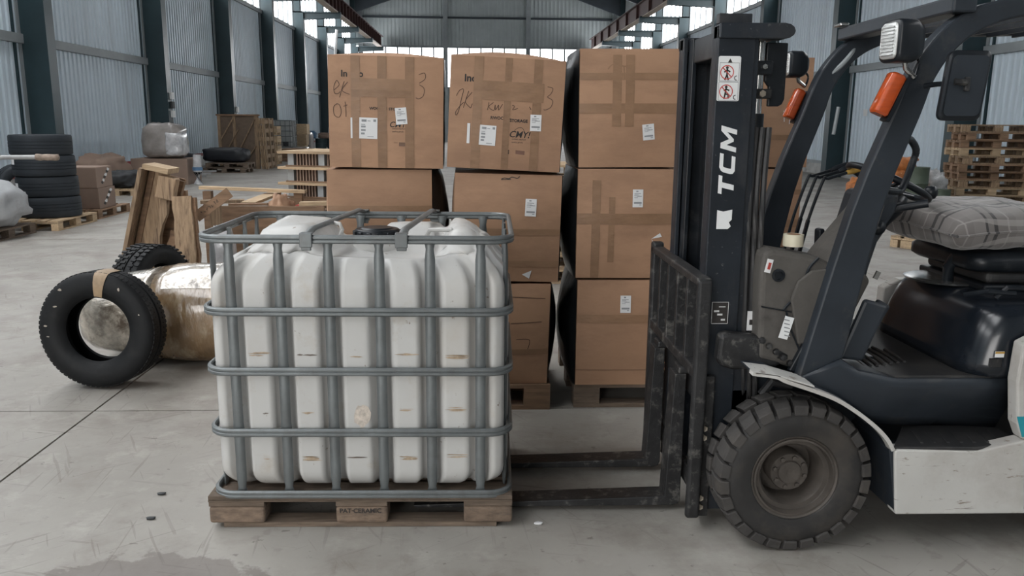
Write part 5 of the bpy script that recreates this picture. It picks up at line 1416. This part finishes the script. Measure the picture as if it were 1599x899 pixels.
# steel tube carried by a trestle outside the frame
t = thing('steel_tube', 'long pale steel tube with torn wrapping on its end, entering from the left', 'pipe', (-5.8, 9.5, 1.09))
o = MB().tube([(-2.2, 0, .0), (.96, 0, .045)], .026, 12).build('tube_body', 'steel', None, smooth=True); o.parent = t
L8 = []
for i in range(7):
    x = .84 + i * .04
    L8.append([(x, (.036 + .012 * hnoise(x * 20, k * 1.0)) * math.cos(2 * PI * k / 12), .042 + (.036 + .012 * hnoise(x * 20, k * 1.3, 4)) * math.sin(2 * PI * k / 12)) for k in range(12)])
o = MB().loops(L8).build('torn_wrapping', pmat('brown_wrapping_paper', (.26, .20, .16), .8, 0, .4, 20), None, smooth='all'); o.parent = t
tr = thing('trestle', 'steel trestle under the long tube at the left', 'trestle', (-6.9, 9.5, 0))
mb = MB().span((-.06, -.3, .98), (.06, .3, 1.045)); o = mb.build('beam', 'steel', None); o.parent = tr
for sx in (-1, 1):
    for sy in (-1, 1):
        o = MB().bar((sx * .3, sy * .28, 0), (sx * .03, sy * .25, .99), .04, .04).build('leg', 'steel', None); o.parent = tr
# further things along the left wall
pallet('pale pallet on the floor beyond the two small cartons', (-7.5, 17.9, 0), PI / 2, 1.2, .8, 'wood')
blob('refuse_bag', 'dark bag heap on the pallet beyond the small cartons', 'bag', (-7.55, 17.8, .146), (.75, .95, .34), 'junk', 5, amp=.3)
rc = MB().box((0, 0, .16), (.26, .26, .32)); 
t = thing('canister', 'small red canister beside the dark bag heap', 'canister', (-6.98, 17.95, .146))
o = rc.build('canister_body', 'redbox', None, bevel=.03, segs=3); o.parent = t; o = MB().lathe([(.05, .32), (.05, .37), (0, .37)], (0, 0, 0), 'z', 12).build('cap', 'junk', None); o.parent = t
small_carton('wide low carton under the film-wrapped mound by the left wall', (-7.75, 20.9, .0), (1.35, 1.0, .62), 'card2')
t = thing('wrapped_bale', 'grey film-wrapped bale with rounded top on the low carton', 'package', (-7.72, 20.85, .628))
blob('', '', '', (0, 0, 0), (.94, .84, .84), 'film_grey', 11, n=(36, 22), amp=.10, pw=.42, part_name='bale_body', parent=t)
blob('', '', '', (.30, -.10, .03), (.42, .72, .62), 'film_clear', 12, n=(24, 14), amp=.16, pw=.45, part_name='loose_film', parent=t)
t = thing('wrapped_post', 'white wrapped post with a blue band beside the bale', 'package', (-6.9, 20.6, 0))
o = MB().tube([(0, 0, 0), (0, 0, .30), (.01, 0, .72)], [.12, .11, .10], 10).build('post_body', 'film_clear', None, smooth=True); o.parent = t
o = MB().lathe([(.118, .34), (.122, .34), (.122, .42), (.118, .42)], (0, 0, 0), 'z', 12, closed=True).build('blue_band', 'bluebag', None); o.parent = t
blob('cardboard_heap', 'flattened cardboard heap leaning at the wall left of the bale', 'cardboard', (-8.55, 19.2, 0), (.8, 1.6, .75), 'card2', 14, amp=.25)
for i in range(3):
    o = MB().bar((-8.9 + .06 * i, 22.4 + .25 * i, .03 + .06 * i), (-7.55 + .1 * i, 23.2 + .15 * i, .03 + .06 * i), .06, .05).build('scrap_profile', 'steel')
    tag(o, '%s grey steel profile lying on the floor right of the bale' % ('lowest', 'middle', 'topmost')[i], 'steel bar', 'steel profiles by the wrapped bale')
blob('bundle', 'round dark bundle lying by the left wall beyond the bale', 'bundle', (-8.85, 24.3, 0), (.65, .7, .62), 'junk', 17)
# two pallets with black tarpaulin
pallet('lower grey pallet under the black tarpaulin by the left wall', (-7.62, 25.55, 0), 0, 1.25, .9, 'oldwood'); pallet('upper grey pallet under the black tarpaulin by the left wall', (-7.55, 25.55, .145), math.radians(2), 1.25, .9, 'oldwood')
blob('tarpaulin', 'black tarpaulin draped over the two grey pallets', 'tarpaulin', (-7.72, 25.80, .292), (1.32, .66, .44), 'tarp', 21, n=(36, 16), amp=.14, pw=.42)
blob('tarpaulin', 'black bag slumped left of the tarpaulin pallets', 'bag', (-8.80, 25.35, 0), (.6, .8, .55), 'tarp', 22, amp=.2)
# big timber crate panel with diagonal braces and upright slats
t = thing('crate_panel', 'tall brown crate wall with diagonal battens standing by the left wall', 'crate', (-7.72, 27.2, 0))
o = MB().box((0, 0, .86), (1.30, .05, 1.70)).build('plywood_sheet', 'crate_ply', None); o.parent = t
for x, w in ((-.60, .10), (-.12, .09), (.58, .12)): o = MB().box((x, -.04, .86), (w, .03, 1.70)).build('batten', 'wood2', None); o.parent = t
for p, q in (((-.55, .95), (-.15, 1.60)), ((-.55, .30), (.0, 1.25)), ((-.02, .55), (.55, 1.60)), ((.10, .10), (.55, .75))):
    o = MB().bar((p[0], -.045, p[1]), (q[0], -.045, q[1]), .03, .09, up=(0, 1, 0)).build('diagonal_batten', 'wood2', None); o.parent = t
o = MB().box((0, 0, 1.72), (1.36, .16, .05)).build('top_rail', 'wood3', None); o.parent = t
for i in range(4):
    u = thing('pallet_panel', ['%s upright slatted panel leaning against the crate wall' % k for k in ('innermost', 'second', 'third', 'outermost')][i], 'panel', (-6.985 + i * .064, 27.0 - .03 * i, 0), 'slatted panels leaning at the crate wall')
    for z in range(6): o = part('slat', pmesh('slat', (.025, 1.2, .12), 'wood2'), (0, .6, .16 + z * .27), u)
    for y in (.05, .6, 1.15): o = part('slat_post', pmesh('slat_post', (.03, .08, 1.62), 'wood2'), (.018, y, .82), u)
    u.rotation_euler = (0, math.radians(-2), 0)
# stacked open timber boxes
for i in range(4):
    t = thing('timber_box', ['lowest timber box in the stack in front of the far tank', 'second timber box in the stack in front of the far tank', 'third timber box in the stack in front of the far tank', 'topmost timber box in the stack in front of the far tank'][i], 'crate', (-7.55, 30.6, i * .345), 'stacked timber boxes before the far tank')
    for s in (-1, 1):
        for z in (.16, .27): part('side_board', pmesh('side_board', (.62, .025, .10), 'wood'), (0, s * .30, z), t)
        for z in (.16, .27): part('end_board', pmesh('end_board', (.025, .575, .10), 'wood'), (s * .30, 0, z), t)
        for y in (-1, 0, 1): part('foot', pmesh('foot', (.09, .09, .095), 'wood'), (s * .26, y * .24, .048), t)
    part('floor_board', pmesh('floor_board', (.62, .60, .02), 'wood'), (0, 0, .106), t)
    part('brace', pmesh('brace', (.60, .02, .05), 'wood3'), (0, -.325, .21), t, (0, math.radians(28), 0))
# far tank container with cage
t = thing('tank_container', 'distant grey caged liquid tank beyond the timber boxes', 'tank', (-8.5, 36.3, .0))
for k in range(3): part('support_pallet', pmesh('support_pallet', (1.25, 1.05, .10), 'wood3'), (0, 0, .052 + k * .125), t)
o = MB().loops([[(x * k, y * k, z) for x, y in rrect(.56, .46, .1, 5)] for z, k in ((.42, .9), (.48, 1), (1.48, 1), (1.56, .92), (1.58, .7))]).build('tank_bottle', pmat('grey_milky_tank', (.36, .375, .37), .5, 0, .08, 3), None, smooth=True); o.parent = t
for z in (.44, .66, .90, 1.12, 1.34, 1.56):
    o = MB().tube([(x, y, z) for x, y in rrect(.585, .485, .08, 5)], .016, 6, closed=True).build('cage_hoop', 'galv', None, smooth=True); o.parent = t
for i in range(6):
    for s in (-1, 1): o = MB().tube([(-.5 + .2 * i, s * .475, .42), (-.5 + .2 * i, s * .475, 1.56)], .013, 6).build('cage_upright', 'galv', None, smooth=True); o.parent = t
    if i < 5:
        for s in (-1, 1): o = MB().tube([(s * .575, -.4 + .2 * i, .42), (s * .575, -.4 + .2 * i, 1.56)], .013, 6).build('cage_upright', 'galv', None, smooth=True); o.parent = t
o = MB().box((.30, -.48, .58), (.22, .10, .18)).build('outlet_valve', 'junk', None, bevel=.02); o.parent = t
for i in range(3):
    o = MB().box((-7.15 + .0 * i, 32.9 + .02 * i, .08 + i * .165), (1.05, .9, .15)).build('low_crate', 'wood3', None, bevel=.01)
    tag(o, '%s low brown crate below the far tank, beside the timber boxes' % ('bottom', 'middle', 'top')[i], 'crate', 'low brown crates by the timber boxes')
for i in range(3):
    small_carton('%s pale small box behind the far tank' % ('lowest', 'middle', 'topmost')[i], (-8.1 + .05 * i, 38.4, i * .475), (.5, .6, .46), 'wood', 0, 'pale boxes behind the far tank')
blob('wrapped_load', 'grey film-wrapped pallet load right of the far tank', 'package', (-8.4, 40.2, 0), (.95, .9, 1.05), 'film_grey', 31, n=(32, 18), amp=.06, pw=.3)
blob('wrapped_load', 'low grey wrapped load in front of the wrapped pallet load', 'package', (-7.95, 37.6, 0), (.7, .7, .42), 'film_grey', 33, amp=.1, pw=.4)
for i in range(3):
    drum('%s dark teal drum near the far left columns' % ('left', 'middle', 'right')[i], (-8.55 + .60 * i, 42.3 + .1 * i, 0), .27, .68, pmat('dark_teal_drum%d' % i, (.035, .06, .065), .5), 'teal drums by the far left columns')
blob('bag', 'blue bag lying on the far teal drums', 'bag', (-8.45, 42.3, .688), (.62, .5, .38), 'bluebag', 35, amp=.25)
blob('bag', 'brown sack lying on the far teal drums', 'sack', (-7.75, 42.4, .688), (.6, .5, .28), 'card2', 36, amp=.25)

# --- timber heap behind the tank
t = thing('broken_pallet', 'broken timber pallet standing on end and leaning right behind the wrapped roll', 'pallet', (-2.99, 7.05, 0))
def lean_board(root, p, q, w, th, mat, name, depth_dir=(0, 1, 0), wane=0.0, seed=0):
    """board between p (foot) and q (head): w across, th thick, with a ragged edge"""
    p, q = Vector(p), Vector(q); d = (q - p).normalized(); a = Vector(depth_dir); a = (a - d * a.dot(d)).normalized(); b_ = d.cross(a); L9 = []
    K = 10
    for i in range(K + 1):
        c = p.lerp(q, i / K); e1_, e2_ = wane * hnoise(i * .7, seed, 1), wane * hnoise(i * .8, seed, 7)
        L9.append([c + b_ * (-w / 2 + e1_) - a * th / 2, c + b_ * (w / 2 + e2_) - a * th / 2, c + b_ * (w / 2 + e2_ * .7) + a * th / 2, c + b_ * (-w / 2 + e1_ * .7) + a * th / 2])
    o = MB().loops(L9).build(name, mat, root)
    return o
lean_board(t, (-3.08, 7.00, .01), (-2.770, 7.00, 1.165), .030, .24, 'wood2', 'end_board')
lean_board(t, (-3.035, 7.08, .01), (-2.725, 7.08, 1.15), .045, .12, 'wood3', 'rail')
lean_board(t, (-2.955, 7.05, .01), (-2.655, 7.05, 1.13), .125, .04, 'wood2', 'face_board', wane=.03, seed=3)
lean_board(t, (-2.83, 7.16, .01), (-2.56, 7.16, 1.05), .10, .04, 'wood3', 'rear_board', wane=.02, seed=5)
lean_board(t, (-2.90, 7.22, .01), (-2.62, 7.22, 1.08), .20, .03, 'wood3', 'back_sheet', wane=.02, seed=15)
lean_board(t, (-2.865, 7.00, .01), (-2.60, 7.00, .99), .055, .06, 'wood2', 'edge_batten', wane=.03, seed=19)
MB().box((-2.665, 7.05, 1.158), (.21, .26, .042), (0, math.radians(12), 0)).build('head_block', 'wood', t)
MB().box((-2.600, 6.99, 1.00), (.15, .10, .19), (0, math.radians(14), 0)).build('corner_block', 'wood2', t, bevel=.01)
lean_board(t, (-2.74, 7.02, .01), (-2.60, 7.10, .62), .07, .05, 'wood3', 'short_batten', wane=.02, seed=8)
# scrawl on the face board
def scrawl(root, o0, ux, uz, n, h, seed, mat='ink', name='scrawl', y=0):
    r = random.Random(seed); V, F = [], []; x = 0
    for i in range(n):
        pts = [(x + r.uniform(0, .5) * h, r.uniform(0, 1) * h) for _ in range(4)]
        a, f = ribbon2d(smooth_pts(pts, 3), h * .10); o = len(V); V += a; F += [tuple(k + o for k in q) for q in f]; x += h * .75
    o0, ux, uz = Vector(o0), Vector(ux).normalized(), Vector(uz).normalized()
    o = MB().add([o0 + ux * a + uz * b_ for a, b_ in V], F).build(name, mat, root); o['kind'] = 'stuff'; return o
scrawl(t, (-2.885, 7.028, .28), (.27, 0, 1.0), (-1, 0, .27), 8, .042, 4)
d_ = thing('plank', 'wide wane-edged plank standing upright behind the wrapped roll', 'plank', (-2.42, 6.80, 0))
lean_board(d_, (-2.385, 6.72, .005), (-2.425, 6.82, .945), .155, .035, 'wood2', 'plank_board', wane=.02, seed=11)
lean_board(d_, (-2.315, 6.76, .005), (-2.345, 6.86, .93), .04, .05, 'wood3', 'bark_edge', wane=.02, seed=12)
scrawl(d_, (-2.43, 6.733, .39), (1, 0, 0), (0, 0, 1), 2, .05, 17)
for lab, x, y, h, w in (('narrow timber post right of the wide plank, carrying the marked board', -2.275, 7.16, .88, .09), ('dark timber post standing between the broken pallet and the wide plank', -2.60, 7.30, .95, .08)):
    o = lean_board(None, (x + .02, y, .002), (x, y + .02, h), w, .06, 'wood3' if 'dark' in lab else 'wood2', 'timber_post', wane=.01, seed=h * 10); tag(o, lab, 'post')
e_ = thing('marked_board', 'short brown board with handwriting hung slanting on the timber post', 'board', (-2.195, 6.98, .80))
MB().bar((-2.375, 6.98, .755), (-2.085, 6.98, .965), .022, .088, up=(0, 1, 0) if False else (-.58, 0, .81)).build('board_body', 'wood3', e_)
scrawl(e_, (-2.32, 6.967, .775), (.81, 0, .58), (-.58, 0, .81), 7, .036, 21)
blob('film_bundle', 'clear crumpled film bundle standing below the marked board', 'package', (-2.17, 6.98, 0), (.19, .20, .66), 'film_clear', 41, n=(24, 18), amp=.2, pw=.5)
# low timber crate with boards on it, behind the tank
t = thing('timber_crate', 'long brown timber crate with open top behind the tank', 'crate', (-1.9, 8.05, 0))
MB().span((-2.42, 7.60, .35), (-1.42, 7.63, .785)).build('front_panel', 'wood3', t); MB().span((-2.42, 7.60, 0), (-1.42, 7.63, .345)).build('front_panel', 'wood3', t)
MB().span((-2.42, 8.05, 0), (-1.42, 8.08, .72)).build('rear_panel', 'wood3', t)
for x in (-2.42, -1.45): MB().span((x, 7.635, 0), (x + .03, 8.045, .74)).build('end_panel', 'wood3', t)
MB().span((-2.38, 7.64, .40), (-1.46, 8.04, .43)).build('shelf', 'junk', t)
for lab, p, q, w, th, mt_ in (('long pale board lying across the back of the timber crate', (-2.78, 8.35, .895), (-1.72, 8.28, .865), .09, .03, 'wood'),
                             ('short pale plank across the timber crate, left of its middle', (-2.14, 7.72, .80), (-2.06, 8.40, .835), .14, .025, 'wood'),
                             ('short grey board at the left end of the timber crate', (-2.62, 7.85, .80), (-2.24, 7.95, .80), .12, .03, 'wood2'),
                             ('broken board end on the right corner of the timber crate', (-1.66, 7.70, .80), (-1.40, 7.72, .805), .10, .035, 'wood'),
                             ('thin slat lying along the crate front edge', (-2.30, 7.66, .795), (-1.95, 7.68, .797), .06, .02, 'wood3')):
    o = MB().bar(p, q, w, th).build('loose_board', mt_); tag(o, lab, 'board', 'loose boards on the timber crate')
for x, y in ((-2.70, 8.32), (-1.80, 8.31)):
    o = MB().span((x - .04, y - .04, 0), (x + .04, y + .04, .862)).build('support_post', 'wood3'); tag(o, 'timber post under the %s end of the long pale board' % ('left' if x < -2 else 'right'), 'post')
blob('cloth_bag', 'crumpled brown paper bag on the timber crate', 'bag', (-1.86, 7.80, .430), (.24, .30, .43), 'card', 51, amp=.3, pw=.8)
t = thing('red_crate', 'red plastic crate inside the timber crate', 'crate', (-1.60, 7.86, .432)); o = MB().box((0, 0, .17), (.20, .28, .34)).build('crate_body', 'redbox', None, bevel=.01); o.parent = t
o = MB().box((0, 0, .345), (.21, .29, .015)).build('rim', 'redbox', None); o.parent = t
# stack of board pallets on grey corrugated blocks
for k in range(3):
    t = thing('board_pallet', '%s pine deck pallet on grey corrugated blocks, left of the cartons' % ('lowest', 'middle', 'topmost')[k], 'pallet', (-1.36, 8.72, .785 + k * .1585), 'board pallets on corrugated blocks')
    for j, y in enumerate((-.32, 0, .32)):
        part('runner', pmesh('runner', (1.04, .10, .014), 'wood3'), (0, y, .007), t)
        for x in (-.46, -.12, .22, .48): part('corrugated_block', pmesh('corrugated_block', (.065, .10, .115), 'corr'), (x, y, .0725), t)
        for x0_ in (-.41, -.07):
            for r_ in range(7): part('corrugated_layer', pmesh('corrugated_layer', (.016, .09, .114), 'card2'), (x0_ + .02 + .034 * r_, y, .0722), t)
    for i in range(5): part('deck_board', pmesh('deck_board', (1.16, .165, .026), 'wood'), (0, -.34 + .17 * i, .1440), t)
    t.rotation_euler = (0, 0, math.radians(-20 + 2 * k))
t = thing('support_stand', 'dark timber stand under the board pallets', 'stand', (-1.36, 8.72, 0))
t.rotation_euler = (0, 0, math.radians(-18))
for x in (-.4, .4):
    for y in (-.28, .28): part('leg', pmesh('stand_leg', (.10, .10, .745), 'wood3'), (x, y, .3725), t)
part('stand_top', pmesh('stand_top', (1.0, .75, .036), 'wood3'), (0, 0, .7635), t)
small_carton('pale carton on the floor beyond the board pallets', (-2.10, 10.2, 0), (.3, .3, .80), 'wood')
# pallets visible through the gap between carton columns
for k in range(8):
    pallet(('lowest', 'second', 'third', 'fourth', 'fifth', 'sixth', 'seventh', 'topmost')[k] + ' pallet of the stack seen through the gap between the cartons', (.95 + .03 * (k % 2), 8.3, k * .1455), 0, 1.2, .8, 'wood', 'pallet stack seen through the carton gap')

# --- right side
for k in range(11):
    mats = ['wood3', 'wood2', 'wood', 'wood2', 'wood3', 'wood3', 'wood2', 'wood', 'wood3', 'wood3', 'wood2']
    names = ('lowest', 'second', 'third', 'fourth', 'fifth', 'sixth', 'seventh', 'eighth', 'ninth', 'tenth', 'topmost')
    pallet(names[k] + (' pallet from the floor' if 0 < k < 10 else ' pallet') + ' in the tall stack by the right wall', (9.72 + .05 * math.sin(k * 2.3), 15.35 + .04 * math.cos(k * 1.7), k * .1455), math.radians(-12 + 2.0 * math.sin(k * 3.1)), 1.25, .85, mats[k], 'tall pallet stack by the right wall')
pallet('single pale pallet lying on the floor left of the seat cushion', (5.80, 10.45, 0), math.radians(35), .62, .42, 'wood', H=.15)
pallet('brown pallet on the floor in front of the olive drums', (7.55, 13.35, 0), math.radians(5), 1.2, .8, 'wood3')
drum('taller olive green drum with orange bags behind it', (7.86, 14.40, 0), .185, .84, 'olive', 'olive drums by the tall pallet stack')
drum('shorter olive green drum next to the tall pallet stack', (8.20, 14.20, 0), .16, .46, 'olive', 'olive drums by the tall pallet stack')
blob('plastic_heap', 'crumpled white plastic heap between the drums and pallet stack', 'plastic', (8.47, 15.0, 0), (.42, .5, .75), 'plast', 61, amp=.35)
t = thing('orange_bag', 'orange mesh bag of goods lying behind the taller olive drum', 'bag', (7.80, 14.95, 0))
blob('', '', '', (0, 0, 0), (.62, .45, .80), 'orange_bag', 62, amp=.2, part_name='bag_body', parent=t); blob('', '', '', (.05, 0, .70), (.44, .38, .30), 'orange_bag', 63, amp=.25, part_name='bag_top', parent=t)
o = MB().tube([(.20, 0, .86), (.27, 0, .93), (.32, 0, .97)], [.05, .03, .045], 8).build('tied_neck', 'orange_bag', None, smooth=True); o.parent = t
blob('orange_bag', 'small orange mesh bag on the floor seen left of the near pillar', 'bag', (7.28, 15.4, 0), (.40, .42, .58), 'orange_bag', 64, amp=.2)
blob('orange_bag', 'low orange bag heap seen beyond the steering wheel', 'bag', (7.28, 14.75, 0), (.36, .4, .70), 'orange_bag', 66, amp=.25)
o = MB().tube([(11.0, 31.5, 0.02), (11.05, 31.6, 1.2)], .05, 8).build('pipe_stub', 'steel', None, smooth=True); tag(o, 'short grey pipe standing at the right wall by a column', 'pipe')
# scraps lying on the floor
rr = random.Random(12)
for lab, x, y, mt_ in (('dark chip on the floor left of the tank pallet', -1.34, 3.28, 'junk'), ('larger dark chip on the floor near the damp stain', -1.30, 3.06, 'junk'), ('white crumpled paper scrap on the floor beyond the standing tyre', -3.75, 9.6, 'paper'), ('small white scrap on the floor between tank and forks', .24, 2.98, 'paper')):
    o = blob('floor_scrap', lab, 'scrap', (x, y, .0), (.035 if y < 5 else .16, .02 if y < 5 else .06, .010), mt_, int(x * 10), n=(8, 5), amp=.4)
